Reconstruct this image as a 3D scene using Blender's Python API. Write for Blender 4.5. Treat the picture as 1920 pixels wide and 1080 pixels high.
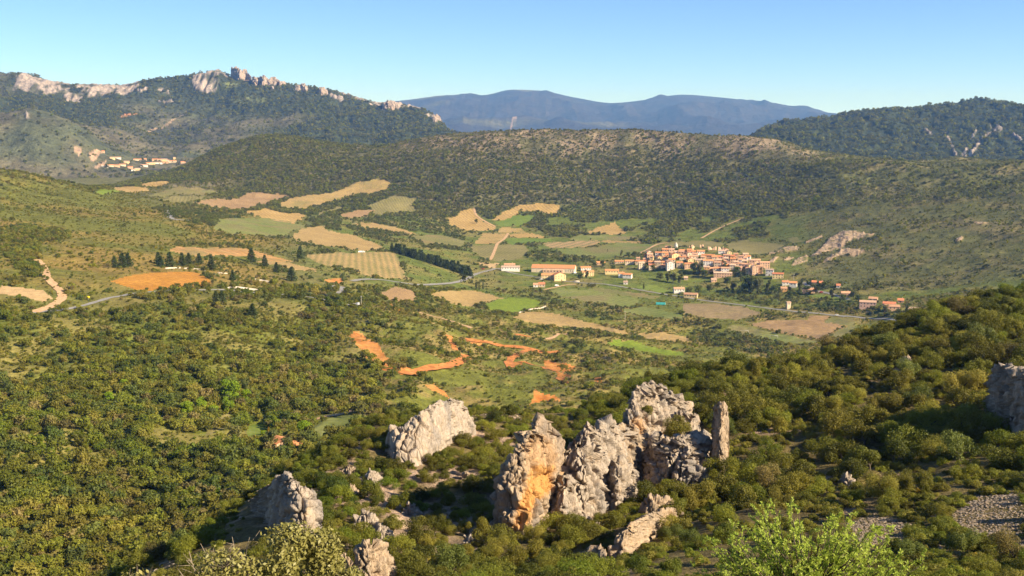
import bpy, bmesh, math, random
import numpy as np
from mathutils import Vector, Matrix
random.seed(7); np.random.seed(7)
RNG = np.random.default_rng(11)
for o in list(bpy.data.objects): bpy.data.objects.remove(o)
SC = bpy.context.scene
COL = SC.collection

# ------------------------------------------------------------------ camera
CAMZ = 500.0; F = 2059.0; PITCH = math.radians(8.15)
cam_d = bpy.data.cameras.new('camera'); cam = bpy.data.objects.new('camera', cam_d); COL.objects.link(cam)
cam.location = (0, 0, CAMZ); cam.rotation_euler = (math.pi/2 - PITCH, 0, 0)
cam_d.sensor_width = 36; cam_d.lens = 36*F/1920; cam_d.clip_start = 0.5; cam_d.clip_end = 60000
SC.camera = cam
# ------------------------------------------------------------------ sky, sun, exposure
SUN_AZ = math.radians(118); SUN_EL = math.radians(31)
w = bpy.data.worlds.new('World'); SC.world = w; w.use_nodes = True
nt = w.node_tree; bg = nt.nodes['Background']
sky = nt.nodes.new('ShaderNodeTexSky'); sky.sky_type = 'NISHITA'; sky.sun_disc = False
sky.sun_elevation = SUN_EL; sky.sun_rotation = SUN_AZ
sky.altitude = 300; sky.air_density = 0.5; sky.dust_density = 0.0; sky.ozone_density = 5.8
nt.links.new(sky.outputs[0], bg.inputs[0]); bg.inputs[1].default_value = 0.1
sl = bpy.data.lights.new('sun', 'SUN'); sl.energy = 5.0; sl.angle = math.radians(0.5); sl.color = (1.0, 0.88, 0.70)
sun = bpy.data.objects.new('sun', sl); COL.objects.link(sun)
sd = Vector((math.sin(SUN_AZ)*math.cos(SUN_EL), math.cos(SUN_AZ)*math.cos(SUN_EL), math.sin(SUN_EL)))
sun.rotation_euler = sd.to_track_quat('Z', 'Y').to_euler(); sun.location = (300, -300, 900)
SC.view_settings.view_transform = 'Standard'; SC.view_settings.look = 'None'
SC.view_settings.gamma = 1; SC.view_settings.use_curve_mapping = False; SC.view_settings.exposure = 1.12
cy = SC.cycles
cy.max_bounces = 4; cy.diffuse_bounces = 2; cy.glossy_bounces = 1; cy.transmission_bounces = 2
cy.transparent_max_bounces = 4; cy.volume_bounces = 0; cy.use_denoising = True
try: cy.denoiser = 'OPENIMAGEDENOISE'
except Exception: pass
cy.caustics_reflective = False; cy.caustics_refractive = False

# ------------------------------------------------------------------ helpers
CP, SP = math.cos(PITCH), math.sin(PITCH)
def ray(px, py):
    u = (px-960)/F; v = (py-540)/F
    y = CP - v*SP; z = -SP - v*CP
    return math.atan2(u, y), z/math.hypot(u, y)          # azimuth, tan(elevation)
def project(x, y, z):
    zz = z-CAMZ
    d = np.maximum(y*CP - zz*SP, 1e-3); up = y*SP + zz*CP
    return 960 + F*x/d, 540 - F*up/d
def _h(ix, iy, iz, s):
    h = (ix.astype(np.int64)*374761393 + iy.astype(np.int64)*668265263 + iz.astype(np.int64)*2147483647 + s*1274126177) & 0xffffffff
    h = ((h ^ (h >> 13))*1274126177) & 0xffffffff
    h = ((h ^ (h >> 16))*2246822519) & 0xffffffff
    return ((h ^ (h >> 15)) & 0xffffff)/float(0xffffff)
def vnoise(x, y, z=None, s=0):
    if z is None: z = np.zeros_like(x)
    ix, iy, iz = np.floor(x), np.floor(y), np.floor(z)
    fx, fy, fz = x-ix, y-iy, z-iz
    fx = fx*fx*fx*(fx*(fx*6-15)+10); fy = fy*fy*fy*(fy*(fy*6-15)+10); fz = fz*fz*fz*(fz*(fz*6-15)+10)
    r = 0
    for a in (0, 1):
        for b in (0, 1):
            for c in (0, 1):
                r = r + _h(ix+a, iy+b, iz+c, s)*(fx if a else 1-fx)*(fy if b else 1-fy)*(fz if c else 1-fz)
    return r*2-1
def fbm(x, y, z=None, o=4, s=0, ridged=False):
    r = 0; a = 1.0; t = 0; x = x*1.0; y = y*1.0
    if z is not None: z = z*1.0
    for k in range(o):
        n = vnoise(x, y, z, s+k*17)
        r = r + a*((1-2*np.abs(n)) if ridged else n); t += a; a *= 0.5
        x = x*2.03+11.3; y = y*2.03-7.1
        if z is not None: z = z*2.03+3.7
    return r/t
def sstep(a, b, x):
    t = np.clip((x-a)/(b-a), 0, 1); return t*t*(3-2*t)
def pchip(xk, yk, x):
    xk = np.asarray(xk, float); yk = np.asarray(yk, float); h = np.diff(xk); d = np.diff(yk)/h
    m = np.zeros_like(yk)
    if len(xk) > 2:
        w1 = 2*h[1:]+h[:-1]; w2 = h[1:]+2*h[:-1]
        ok = d[:-1]*d[1:] > 0
        with np.errstate(all='ignore'):
            mm = (w1+w2)/(w1/d[:-1]+w2/d[1:])
        m[1:-1] = np.where(ok, mm, 0)
    m[0] = d[0]; m[-1] = d[-1]
    x = np.clip(x, xk[0], xk[-1]); i = np.clip(np.searchsorted(xk, x)-1, 0, len(h)-1)
    t = (x-xk[i])/h[i]; t2 = t*t; t3 = t2*t
    return (2*t3-3*t2+1)*yk[i] + (t3-2*t2+t)*h[i]*m[i] + (-2*t3+3*t2)*yk[i+1] + (t3-t2)*h[i]*m[i+1]
def inpoly(px, py, poly):
    p = np.asarray(poly, float); out = np.zeros(px.shape, bool)
    sel = (px >= p[:, 0].min()) & (px <= p[:, 0].max()) & (py >= p[:, 1].min()) & (py <= p[:, 1].max())
    x = px[sel]; y = py[sel]; c = np.zeros(x.shape, bool)
    j = len(p)-1
    for i in range(len(p)):
        cond = ((p[i, 1] > y) != (p[j, 1] > y))
        xi = (p[j, 0]-p[i, 0])*(y-p[i, 1])/((p[j, 1]-p[i, 1]) if p[j, 1] != p[i, 1] else 1e-9)+p[i, 0]
        c ^= cond & (x < xi); j = i
    out[sel] = c
    return out
def distline(px, py, pts):
    d = np.full(px.shape, 1e9)
    for (x0, y0), (x1, y1) in zip(pts[:-1], pts[1:]):
        dx, dy = x1-x0, y1-y0; L = dx*dx+dy*dy+1e-9
        t = np.clip(((px-x0)*dx+(py-y0)*dy)/L, 0, 1)
        d = np.minimum(d, np.hypot(px-x0-t*dx, (py-y0-t*dy)))
    return d
def crop(x0, y0, s, pts): return [(x0+a/s, y0+b/s) for a, b in pts]
def mesh_from(name, V, Fq, smooth=True):
    V = np.ascontiguousarray(V, dtype=np.float32); Fq = np.ascontiguousarray(Fq, dtype=np.int32)
    k = Fq.shape[1]; me = bpy.data.meshes.new(name)
    me.vertices.add(len(V)); me.vertices.foreach_set('co', V.ravel())
    me.loops.add(Fq.size); me.loops.foreach_set('vertex_index', Fq.ravel())
    me.polygons.add(len(Fq)); me.polygons.foreach_set('loop_start', np.arange(0, Fq.size, k, dtype=np.int32))
    try: me.polygons.foreach_set('loop_total', np.full(len(Fq), k, np.int32))
    except Exception: pass
    me.update(calc_edges=True)
    if smooth: me.polygons.foreach_set('use_smooth', np.ones(len(Fq), bool))
    return me
def set_col(me, C, name='Col'):
    a = me.attributes.new(name, 'FLOAT_COLOR', 'POINT')
    C = np.asarray(C, np.float32)
    if C.shape[1] == 3: C = np.c_[C, np.ones(len(C), np.float32)]
    a.data.foreach_set('color', np.ascontiguousarray(C, np.float32).ravel())
def add(name, me, mat=None, parent=None, label=None, cat=None, group=None, kind=None, loc=None):
    o = bpy.data.objects.new(name, me); COL.objects.link(o)
    if mat and me: me.materials.append(mat) if not me.materials else None
    if parent: o.parent = parent
    if label: o['label'] = label
    if cat: o['category'] = cat
    if group: o['group'] = group
    if kind: o['kind'] = kind
    if loc is not None: o.location = loc
    return o
ORD = ['first', 'second', 'third', 'fourth', 'fifth', 'sixth', 'seventh', 'eighth', 'ninth', 'tenth', 'eleventh', 'twelfth', 'thirteenth', 'fourteenth', 'fifteenth', 'sixteenth', 'seventeenth', 'eighteenth', 'nineteenth', 'twentieth']
def ordn(i):
    if i < 20: return ORD[i]
    tens = ['twenty', 'thirty', 'forty', 'fifty', 'sixty']
    n = i+1; t, u = divmod(n, 10)
    if u == 0: return ['twentieth', 'thirtieth', 'fortieth', 'fiftieth', 'sixtieth'][t-2]
    return tens[t-2]+'-'+ORD[u-1]

# ------------------------------------------------------------------ materials
def mat_new(name):
    m = bpy.data.materials.new(name); m.use_nodes = True; t = m.node_tree; t.nodes.clear()
    return m, t, t.nodes.new('ShaderNodeOutputMaterial')
def N(t, typ, **kw):
    n = t.nodes.new(typ)
    for k, v in kw.items(): setattr(n, k, v)
    return n
def math_n(t, op, a, b=None):
    n = N(t, 'ShaderNodeMath', operation=op)
    for i, v in enumerate((a, b)):
        if v is None: continue
        if isinstance(v, (int, float)): n.inputs[i].default_value = v
        else: t.links.new(v, n.inputs[i])
    return n.outputs[0]
def noise_n(t, scale, detail=4, rough=0.55, vec=None):
    n = N(t, 'ShaderNodeTexNoise'); n.inputs['Scale'].default_value = scale
    n.inputs['Detail'].default_value = detail; n.inputs['Roughness'].default_value = rough
    if vec is not None: t.links.new(vec, n.inputs['Vector'])
    return n.outputs[0]
def mapr(t, v, a, b, c, d):
    n = N(t, 'ShaderNodeMapRange'); t.links.new(v, n.inputs[0])
    for i, x in enumerate((a, b, c, d)): n.inputs[i+1].default_value = x
    return n.outputs[0]
def mixc(t, fac, a, b, blend='MIX'):
    n = N(t, 'ShaderNodeMix', data_type='RGBA', blend_type=blend)
    for sock, v in ((n.inputs[0], fac), (n.inputs[6], a), (n.inputs[7], b)):
        if isinstance(v, (int, float)): sock.default_value = v
        elif isinstance(v, tuple): sock.default_value = (*v, 1)
        else: t.links.new(v, sock)
    return n.outputs[2]
def bsdf(t, out, col, rough=0.9, bump=None, bs=0.3, bd=1.0, spec=0.15):
    b = N(t, 'ShaderNodeBsdfPrincipled'); b.inputs['Roughness'].default_value = rough
    b.inputs['Specular IOR Level'].default_value = spec
    if isinstance(col, tuple): b.inputs['Base Color'].default_value = (*col, 1)
    else: t.links.new(col, b.inputs['Base Color'])
    if bump is not None:
        bn = N(t, 'ShaderNodeBump'); bn.inputs['Strength'].default_value = bs; bn.inputs['Distance'].default_value = bd
        t.links.new(bump, bn.inputs['Height']); t.links.new(bn.outputs[0], b.inputs['Normal'])
    t.links.new(b.outputs[0], out.inputs[0]); return b
def ground_mat(name, s1, s2, bd, amt=0.5, bs=0.6):
    m, t, out = mat_new(name)
    tc = N(t, 'ShaderNodeTexCoord').outputs['Object']
    at = N(t, 'ShaderNodeAttribute', attribute_name='Col').outputs['Color']
    n1 = noise_n(t, s1, 5, 0.65, tc); n2 = noise_n(t, s2, 5, 0.7, tc)
    f1 = mapr(t, n1, 0.3, 0.7, 1-amt, 1+amt*0.8); f2 = mapr(t, n2, 0.3, 0.7, 1-amt, 1+amt*0.8)
    f = math_n(t, 'MULTIPLY', f1, f2)
    vm = N(t, 'ShaderNodeVectorMath', operation='SCALE'); t.links.new(at, vm.inputs[0]); t.links.new(f, vm.inputs['Scale'])
    h = math_n(t, 'ADD', n1, math_n(t, 'MULTIPLY', n2, 0.5))
    bsdf(t, out, vm.outputs[0], 0.95, h, bs, bd, 0.05)
    return m
M = {}
M['near_ground'] = ground_mat('near_ground', 0.35, 2.2, 1.0, 0.45, 0.7)
M['mid_ground'] = ground_mat('mid_ground', 0.07, 0.35, 3.0, 0.38, 0.6)
M['ridge_ground'] = ground_mat('ridge_ground', 0.035, 0.15, 6.0, 0.4, 0.7)
M['far_ground'] = ground_mat('far_ground', 0.012, 0.06, 20.0, 0.42, 0.9)
M['mountain'] = ground_mat('mountain_ground', 0.0025, 0.011, 60.0, 0.5, 1.0)
def leaf_mat(name, c1, c2, trans=0.38, var=0.35, nscale=1.2, spec=0.2):
    m, t, out = mat_new(name)
    oi = N(t, 'ShaderNodeObjectInfo'); tc = N(t, 'ShaderNodeTexCoord').outputs['Object']
    n = noise_n(t, nscale, 3, 0.6, tc)
    # species patches: hue drifts with where the plant stands
    pn = noise_n(t, 0.022, 3, 0.6, oi.outputs['Location'])
    fac = math_n(t, 'ADD', math_n(t, 'ADD', math_n(t, 'MULTIPLY', oi.outputs['Random'], 0.5), math_n(t, 'MULTIPLY', mapr(t, pn, 0.32, 0.68, -0.15, 0.6), 1.0)), math_n(t, 'MULTIPLY', mapr(t, n, 0.3, 0.7, 0, 1), 0.28))
    c = mixc(t, fac, c1, c2)
    r2 = math_n(t, 'FRACT', math_n(t, 'MULTIPLY', oi.outputs['Random'], 37.7))
    vm = N(t, 'ShaderNodeVectorMath', operation='SCALE'); t.links.new(c, vm.inputs[0]); t.links.new(mapr(t, r2, 0, 1, 1-var, 1+var), vm.inputs['Scale'])
    b = N(t, 'ShaderNodeBsdfPrincipled'); b.inputs['Roughness'].default_value = 0.55; b.inputs['Specular IOR Level'].default_value = spec
    t.links.new(vm.outputs[0], b.inputs['Base Color'])
    tr = N(t, 'ShaderNodeBsdfTranslucent'); t.links.new(vm.outputs[0], tr.inputs[0])
    mx = N(t, 'ShaderNodeMixShader'); mx.inputs[0].default_value = trans
    t.links.new(b.outputs[0], mx.inputs[1]); t.links.new(tr.outputs[0], mx.inputs[2]); t.links.new(mx.outputs[0], out.inputs[0])
    return m
M['leaf_oak'] = leaf_mat('oak_leaf', (0.065, 0.095, 0.010), (0.195, 0.165, 0.022), 0.3, 0.42)
M['leaf_wood'] = leaf_mat('wood_leaf', (0.140, 0.190, 0.016), (0.290, 0.270, 0.036), 0.5, 0.28)
M['leaf_dark'] = leaf_mat('dark_leaf', (0.085, 0.108, 0.026), (0.180, 0.170, 0.045), 0.42)
M['leaf_scrub'] = leaf_mat('scrub_leaf', (0.155, 0.185, 0.020), (0.30, 0.25, 0.045), 0.5, 0.28)
M['leaf_bright'] = leaf_mat('bright_leaf', (0.20, 0.30, 0.012), (0.28, 0.36, 0.02), 0.35, 0.15)
M['leaf_green'] = leaf_mat('green_leaf', (0.085, 0.12, 0.02), (0.16, 0.175, 0.035), 0.38, 0.25)
M['leaf_pine'] = leaf_mat('pine_needle', (0.055, 0.085, 0.022), (0.10, 0.12, 0.035), 0.25, 0.2)
M['leaf_broom'] = leaf_mat('broom_flower', (0.28, 0.19, 0.012), (0.40, 0.27, 0.02), 0.2, 0.2)
M['leaf_grey'] = leaf_mat('bare_brush', (0.17, 0.15, 0.04), (0.25, 0.19, 0.06))
M['leaf_near'] = leaf_mat('near_oak_leaf', (0.11, 0.14, 0.018), (0.30, 0.25, 0.065), 0.2, 0.1, 14, 0.5)
M['leaf_juniper'] = leaf_mat('juniper_needle', (0.24, 0.39, 0.04), (0.48, 0.53, 0.08), 0.42, 0.1, 6, 0.3)
def plain_mat(name, col, var=0.2, sc=2.0, rough=0.9, bump=0.0):
    m, t, out = mat_new(name)
    tc = N(t, 'ShaderNodeTexCoord').outputs['Object']; n = noise_n(t, sc, 5, 0.6, tc)
    lo = tuple(c*(1-var) for c in col); hi = tuple(min(1, c*(1+var)) for c in col)
    bsdf(t, out, mixc(t, mapr(t, n, 0.3, 0.7, 0, 1), lo, hi), rough, n if bump else None, bump, 0.1)
    return m
M['bark'] = plain_mat('bark', (0.11, 0.085, 0.06), 0.4, 6, 0.95, 0.5)
M['twig'] = plain_mat('dry_twig', (0.34, 0.27, 0.18), 0.3, 8)
M['asphalt'] = plain_mat('pale_asphalt', (0.25, 0.235, 0.21), 0.15, 0.3)
M['dirt'] = plain_mat('dirt_track', (0.50, 0.32, 0.17), 0.25, 0.4)
M['red_dirt'] = plain_mat('red_dirt', (0.45, 0.175, 0.05), 0.4, 0.25, 0.95, 0.5)
M['white'] = plain_mat('white_paint', (0.78, 0.77, 0.74), 0.06, 1.0, 0.6)
M['glass'] = plain_mat('dark_window', (0.07, 0.06, 0.055), 0.3, 1.0, 0.3)
M['metal'] = plain_mat('grey_metal', (0.45, 0.45, 0.44), 0.1, 1.0, 0.5)
M['rubber'] = plain_mat('rubber', (0.03, 0.03, 0.03), 0.1, 1.0, 0.8)
M['red_paint'] = plain_mat('red_paint', (0.45, 0.05, 0.03), 0.1, 1.0, 0.5)
M['dark_paint'] = plain_mat('dark_car_paint', (0.05, 0.055, 0.07), 0.1, 1.0, 0.3)
M['teal'] = plain_mat('teal_sheet', (0.05, 0.30, 0.28), 0.15, 0.6, 0.5)
M['yellow'] = plain_mat('yellow_board', (0.75, 0.58, 0.03), 0.05, 1.0, 0.6)
M['blue'] = plain_mat('pool_blue', (0.10, 0.35, 0.55), 0.1, 1.0, 0.3)
M['stone_wall'] = plain_mat('dry_stone', (0.52, 0.44, 0.34), 0.3, 1.2, 0.95, 0.6)
M['pale_wall'] = plain_mat('pale_masonry', (0.50, 0.43, 0.34), 0.25, 0.8, 0.95, 0.3)
WALLS = {'peach': (0.66, 0.42, 0.26), 'cream': (0.70, 0.56, 0.38), 'white': (0.76, 0.69, 0.60), 'buff': (0.55, 0.42, 0.28), 'pink': (0.62, 0.40, 0.30), 'yellow': (0.74, 0.55, 0.27), 'ochre': (0.62, 0.34, 0.13), 'maroon': (0.25, 0.08, 0.07)}
ROOFS = {'orange': (0.62, 0.265, 0.11), 'rust': (0.54, 0.30, 0.17), 'pinkish': (0.58, 0.37, 0.24), 'red': (0.58, 0.21, 0.10), 'grey-brown': (0.44, 0.31, 0.22)}
for k, v in WALLS.items(): M['w_'+k] = plain_mat('wall_'+k, v, 0.16, 0.5)
def roof_mat(name, col):
    m, t, out = mat_new(name)
    tc = N(t, 'ShaderNodeTexCoord').outputs['Object']; n = noise_n(t, 0.8, 6, 0.75, tc)
    wv = N(t, 'ShaderNodeTexWave', wave_type='BANDS', bands_direction='X'); wv.inputs['Scale'].default_value = 1.2; wv.inputs['Distortion'].default_value = 1.0
    t.links.new(tc, wv.inputs['Vector'])
    oi = N(t, 'ShaderNodeObjectInfo').outputs['Random']
    lo = tuple(c*0.72 for c in col); hi = tuple(min(1, c*1.22) for c in col)
    c = mixc(t, mapr(t, n, 0.32, 0.68, 0, 1), lo, hi)
    vm = N(t, 'ShaderNodeVectorMath', operation='SCALE'); t.links.new(c, vm.inputs[0]); t.links.new(mapr(t, oi, 0, 1, 0.85, 1.15), vm.inputs['Scale'])
    bsdf(t, out, vm.outputs[0], 0.9, wv.outputs['Fac'], 0.4, 0.08)
    return m
for k, v in ROOFS.items(): M['r_'+k] = roof_mat('roof_'+k, v)
def rock_mat(name, col, stain=(0.50, 0.25, 0.075), far=False):
    m, t, out = mat_new(name)
    tc = N(t, 'ShaderNodeTexCoord').outputs['Object']
    mp = N(t, 'ShaderNodeMapping'); t.links.new(tc, mp.inputs[0]); mp.inputs['Scale'].default_value = (1, 1, 0.28)
    k = 0.02 if far else 1.0
    n1 = noise_n(t, 0.55*k, 6, 0.65, tc); n2 = noise_n(t, 2.6*k, 6, 0.7, mp.outputs[0]); n3 = noise_n(t, 0.22*k, 4, 0.6, mp.outputs[0])
    c = mixc(t, mapr(t, n2, 0.3, 0.7, 0, 1), tuple(x*0.62 for x in col), tuple(min(1, x*1.22) for x in col))
    c = mixc(t, mapr(t, n1, 0.52, 0.7, 0, 0.65), c, (col[0]*1.15, col[1]*0.98, col[2]*0.75))
    c = c if far else mixc(t, mapr(t, n3, 0.5, 0.64, 0, 0.5), c, tuple(x*0.55 for x in (col[2], col[2], col[2])))
    at = N(t, 'ShaderNodeAttribute', attribute_name='stain').outputs['Fac']
    c = mixc(t, at, c, mixc(t, mapr(t, n2, 0.3, 0.7, 0, 1), tuple(x*0.8 for x in stain), tuple(min(1, x*1.35) for x in stain)))
    h = math_n(t, 'ADD', n2, math_n(t, 'MULTIPLY', noise_n(t, 7*k, 6, 0.7, tc), 0.5))
    bsdf(t, out, c, 0.95, h, 0.8, 0.35/k if not far else 8.0, 0.1)
    return m
M['rock'] = rock_mat('limestone', (0.43, 0.35, 0.265))
M['rock_warm'] = rock_mat('warm_limestone', (0.44, 0.33, 0.22))
M['rock_far'] = rock_mat('far_limestone', (0.36, 0.29, 0.235), far=True)
def field_mat(name, c1, c2, ang, spacing, amt=0.5, sc=0.02, patch=None):
    c1 = tuple(0.66*v for v in c1); c2 = tuple(0.68*v for v in c2); patch = tuple(0.66*v for v in patch) if patch else None
    m, t, out = mat_new(name)
    tc = N(t, 'ShaderNodeTexCoord').outputs['Object']
    mp = N(t, 'ShaderNodeMapping', vector_type='TEXTURE'); t.links.new(tc, mp.inputs[0]); mp.inputs['Rotation'].default_value = (0, 0, math.radians(ang))
    sx = N(t, 'ShaderNodeSeparateXYZ'); t.links.new(mp.outputs[0], sx.inputs[0])
    wob = noise_n(t, 0.03, 2, 0.5, tc)
    s = math_n(t, 'SINE', math_n(t, 'ADD', math_n(t, 'MULTIPLY', sx.outputs[0], 2*math.pi/spacing), math_n(t, 'MULTIPLY', wob, 3.0)))
    n1 = noise_n(t, sc, 5, 0.65, tc); n2 = noise_n(t, 0.25, 5, 0.7, tc)
    f = math_n(t, 'ADD', math_n(t, 'MULTIPLY', mapr(t, s, -1, 1, 0, 1), amt), math_n(t, 'MULTIPLY', mapr(t, n1, 0.3, 0.7, -0.3, 1.2), 1-amt))
    c = mixc(t, mapr(t, f, 0, 1, 0, 1), c1, c2)
    if patch: c = mixc(t, mapr(t, noise_n(t, sc*0.7, 3, 0.5, mp.outputs[0]), 0.5, 0.62, 0, 0.8), c, patch)
    vm = N(t, 'ShaderNodeVectorMath', operation='SCALE'); t.links.new(c, vm.inputs[0]); t.links.new(mapr(t, n2, 0.25, 0.75, 0.66, 1.34), vm.inputs['Scale'])
    bsdf(t, out, vm.outputs[0], 0.95, s, 0.25, 0.4, 0.05)
    return m

# ------------------------------------------------------------------ terrain feature lines: (px, py, r) or ('z', px, r, z)
Z = 'z'
LN = [
 [(Z, 0, 2, 498.3), (Z, 1920, 2, 498.3)],
 [(Z, 0, 9, 494.6), (Z, 1920, 9, 494.6), (Z, 3500, 9, 497)],
 [(Z, -300, 30, 478), (Z, 0, 30, 480), (Z, 960, 30, 484.5), (Z, 1920, 30, 486.5), (Z, 2800, 30, 490)],
 [(-300, 1400, 70), (0, 1300, 70), (400, 1130, 80), (700, 1095, 86), (960, 1085, 85), (1350, 1060, 82), (1700, 1030, 88), (1920, 985, 98), (2300, 960, 105), (2800, 940, 115)],
 [(-300, 1400, 95), (0, 1290, 92), (230, 1180, 92), (400, 1050, 103), (560, 1000, 112), (700, 990, 118), (960, 990, 122), (1200, 955, 130), (1350, 895, 142), (1550, 875, 142), (1700, 855, 145), (1920, 800, 155), (2300, 790, 160), (2800, 800, 165)],
 [(-300, 1300, 130), (0, 1200, 120), (230, 1100, 114), (400, 1000, 122), (470, 945, 132), (600, 870, 150), (730, 805, 168), (860, 795, 178), (1000, 790, 188), (1150, 760, 198), (1250, 732, 200), (1400, 708, 206), (1500, 697, 216), (1600, 658, 230), (1750, 600, 250), (1920, 556, 272), (2300, 560, 285), (2800, 600, 290)],
 [(-300, 1130, 320), (0, 1095, 325), (250, 1085, 325), (400, 1060, 310), (470, 1040, 300), (600, 980, 300), (730, 930, 310), (900, 900, 320), (1150, 880, 330), (1400, 830, 340), (1600, 770, 360), (1920, 690, 390), (2800, 640, 400)],
 [(-300, 900, 420), (0, 900, 425), (300, 900, 425), (470, 900, 410), (600, 880, 420), (730, 830, 450), (900, 810, 470), (1150, 800, 490), (1400, 760, 520), (1600, 720, 540), (1920, 680, 560)],
 [(-300, 795, 495), (0, 800, 490), (300, 800, 490), (500, 797, 500), (600, 798, 505), (700, 775, 530), (900, 758, 560), (1150, 740, 620), (1400, 720, 700), (1600, 690, 760), (1920, 650, 820)],
 [(0, 740, 545), (300, 740, 550), (600, 740, 575), (750, 730, 600), (900, 722, 630), (1150, 703, 720), (1400, 690, 850), (1600, 670, 900), (1920, 630, 950)],
 [(0, 680, 615), (300, 680, 625), (600, 680, 660), (750, 668, 690), (900, 673, 750), (1150, 668, 860), (1400, 650, 990), (1600, 640, 1020), (1920, 600, 1060)],
 [(0, 625, 690), (300, 620, 710), (600, 620, 780), (750, 615, 830), (900, 622, 920), (1150, 630, 1030), (1400, 620, 1120), (1600, 615, 1120), (1920, 580, 1160)],
 [(0, 575, 780), (300, 570, 810), (600, 572, 890), (750, 570, 1000), (900, 575, 1160), (1200, 575, 1250), (1500, 575, 1260), (1920, 550, 1240)],
 [(0, 520, 890), (300, 520, 930), (600, 525, 1060), (750, 520, 1220), (900, 525, 1400), (1150, 520, 1470), (1300, 528, 1460), (1450, 535, 1400), (1700, 540, 1330), (1920, 520, 1320)],
 [(0, 480, 1010), (300, 480, 1080), (600, 480, 1290), (750, 478, 1480), (900, 480, 1680), (1100, 487, 1660), (1200, 487, 1610), (1270, 475, 1560), (1350, 477, 1550), (1430, 492, 1520), (1500, 490, 1530), (1700, 490, 1460), (1920, 470, 1430)],
 [(0, 440, 1150), (300, 440, 1300), (600, 440, 1640), (750, 440, 1850), (900, 445, 1960), (1150, 450, 1920), (1270, 458, 1820), (1400, 455, 1790), (1500, 445, 1750), (1700, 430, 1660), (1920, 410, 1640)],
 [(0, 395, 1380), (300, 395, 1700), (600, 400, 2080), (900, 405, 2200), (1200, 405, 2180), (1500, 395, 2000), (1700, 380, 1900), (1920, 365, 1850)],
 [(0, 355, 1640), (150, 365, 1800), (300, 360, 2250), (450, 360, 2450), (600, 365, 2430), (900, 360, 2340), (1200, 360, 2340), (1500, 350, 2200), (1920, 335, 2060)],
 [(-300, 300, 1900), (0, 322, 1950), (60, 330, 1980), (110, 344, 2000), (160, 354, 2080), (230, 352, 2400), (300, 340, 2650), (450, 315, 2700), (600, 310, 2680), (900, 310, 2520), (1200, 305, 2520), (1500, 310, 2350), (1700, 312, 2220), (1920, 312, 2180)],
 [(-300, 330, 2400), (0, 345, 2400), (110, 360, 2500), (180, 362, 2700), (230, 346, 2900), (330, 316, 2950), (420, 276, 2980), (500, 257, 2980), (560, 257, 2950), (640, 270, 2930), (700, 275, 2900), (800, 260, 2850), (900, 252, 2800), (1000, 248, 2760), (1150, 248, 2730), (1300, 254, 2650), (1400, 257, 2600), (1450, 264, 2580), (1500, 279, 2560), (1560, 293, 2540), (1640, 300, 2520), (1750, 303, 2500), (1920, 303, 2480), (2300, 302, 2450)],
 [(Z, 0, 3200, 372), (Z, 1920, 3100, 372)],
 [(0, 338, 3700), (200, 336, 3700), (300, 320, 3900), (500, 310, 3900), (850, 300, 3900), (Z, 900, 3800, 380), (Z, 1380, 3600, 380), (1430, 290, 3500), (1920, 310, 3500)],
 [(-300, 250, 4300), (0, 222, 4300), (60, 208, 4280), (90, 211, 4300), (140, 228, 4300), (200, 262, 4350), (300, 287, 4500), (500, 268, 4600), (700, 262, 4500), (840, 265, 4300), (Z, 900, 4400, 390), (Z, 1380, 4000, 390), (1430, 262, 3900), (1700, 265, 3900), (1920, 262, 3900)],
 [(-300, 235, 4800), (0, 232, 4800), (80, 232, 4800), (200, 245, 4850), (300, 255, 5000), (500, 235, 5000), (700, 232, 4900), (800, 242, 4700), (845, 258, 4600), (Z, 900, 4700, 390), (Z, 1380, 4300, 390), (1430, 254, 4150), (1580, 238, 4200), (1700, 232, 4200), (1920, 225, 4200)],
 [(-300, 195, 5500), (0, 193, 5500), (150, 200, 5500), (260, 200, 5500), (400, 190, 5500), (500, 186, 5400), (600, 200, 5300), (700, 213, 5200), (790, 226, 5000), (845, 255, 4900), (Z, 900, 4950, 390), (Z, 1380, 4600, 390), (1430, 252, 4400), (1580, 228, 4500), (1700, 216, 4500), (1800, 208, 4500), (1920, 207, 4500)],
 [(-300, 140, 6000), (0, 138, 6000), (40, 138, 6000), (100, 155, 6000), (150, 161, 5950), (220, 162, 5950), (262, 153, 5900), (330, 145, 5900), (385, 137, 5850), (410, 132, 5850), (432, 144, 5850), (470, 154, 5800), (530, 160, 5750), (575, 164, 5700), (620, 172, 5650), (660, 182, 5600), (700, 192, 5500), (760, 198, 5400), (800, 209, 5300), (828, 233, 5200), (848, 254, 5150), (Z, 900, 5200, 390), (Z, 1380, 4900, 390), (1430, 250, 4750), (1580, 224, 4800), (1700, 214, 4800), (1800, 201, 4800), (1870, 197, 4800), (1920, 201, 4800), (2300, 215, 4800)],
 [(Z, 0, 7500, 420), (Z, 1920, 7500, 420)],
 [(Z, 0, 13000, 440), (Z, 1920, 13000, 440)],
 [(-300, 240, 17500), (700, 226, 17500), (960, 216, 17500), (1280, 220, 17500), (1580, 236, 17500), (1920, 250, 17500)],
 [(-300, 200, 21500), (400, 197, 21500), (700, 193, 21500), (760, 188, 21500), (850, 179, 21500), (900, 181, 21500), (960, 169, 21500), (1010, 171, 21500), (1080, 184, 21500), (1150, 194, 21500), (1200, 189, 21500), (1280, 178, 21500), (1350, 183, 21500), (1450, 196, 21500), (1520, 206, 21500), (1580, 219, 21500), (1650, 213, 21500), (1680, 212, 21500), (1750, 222, 21500), (1920, 228, 21500), (2300, 230, 21500)],
 [(Z, 0, 26000, 480), (Z, 1920, 26000, 480)]]
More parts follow.
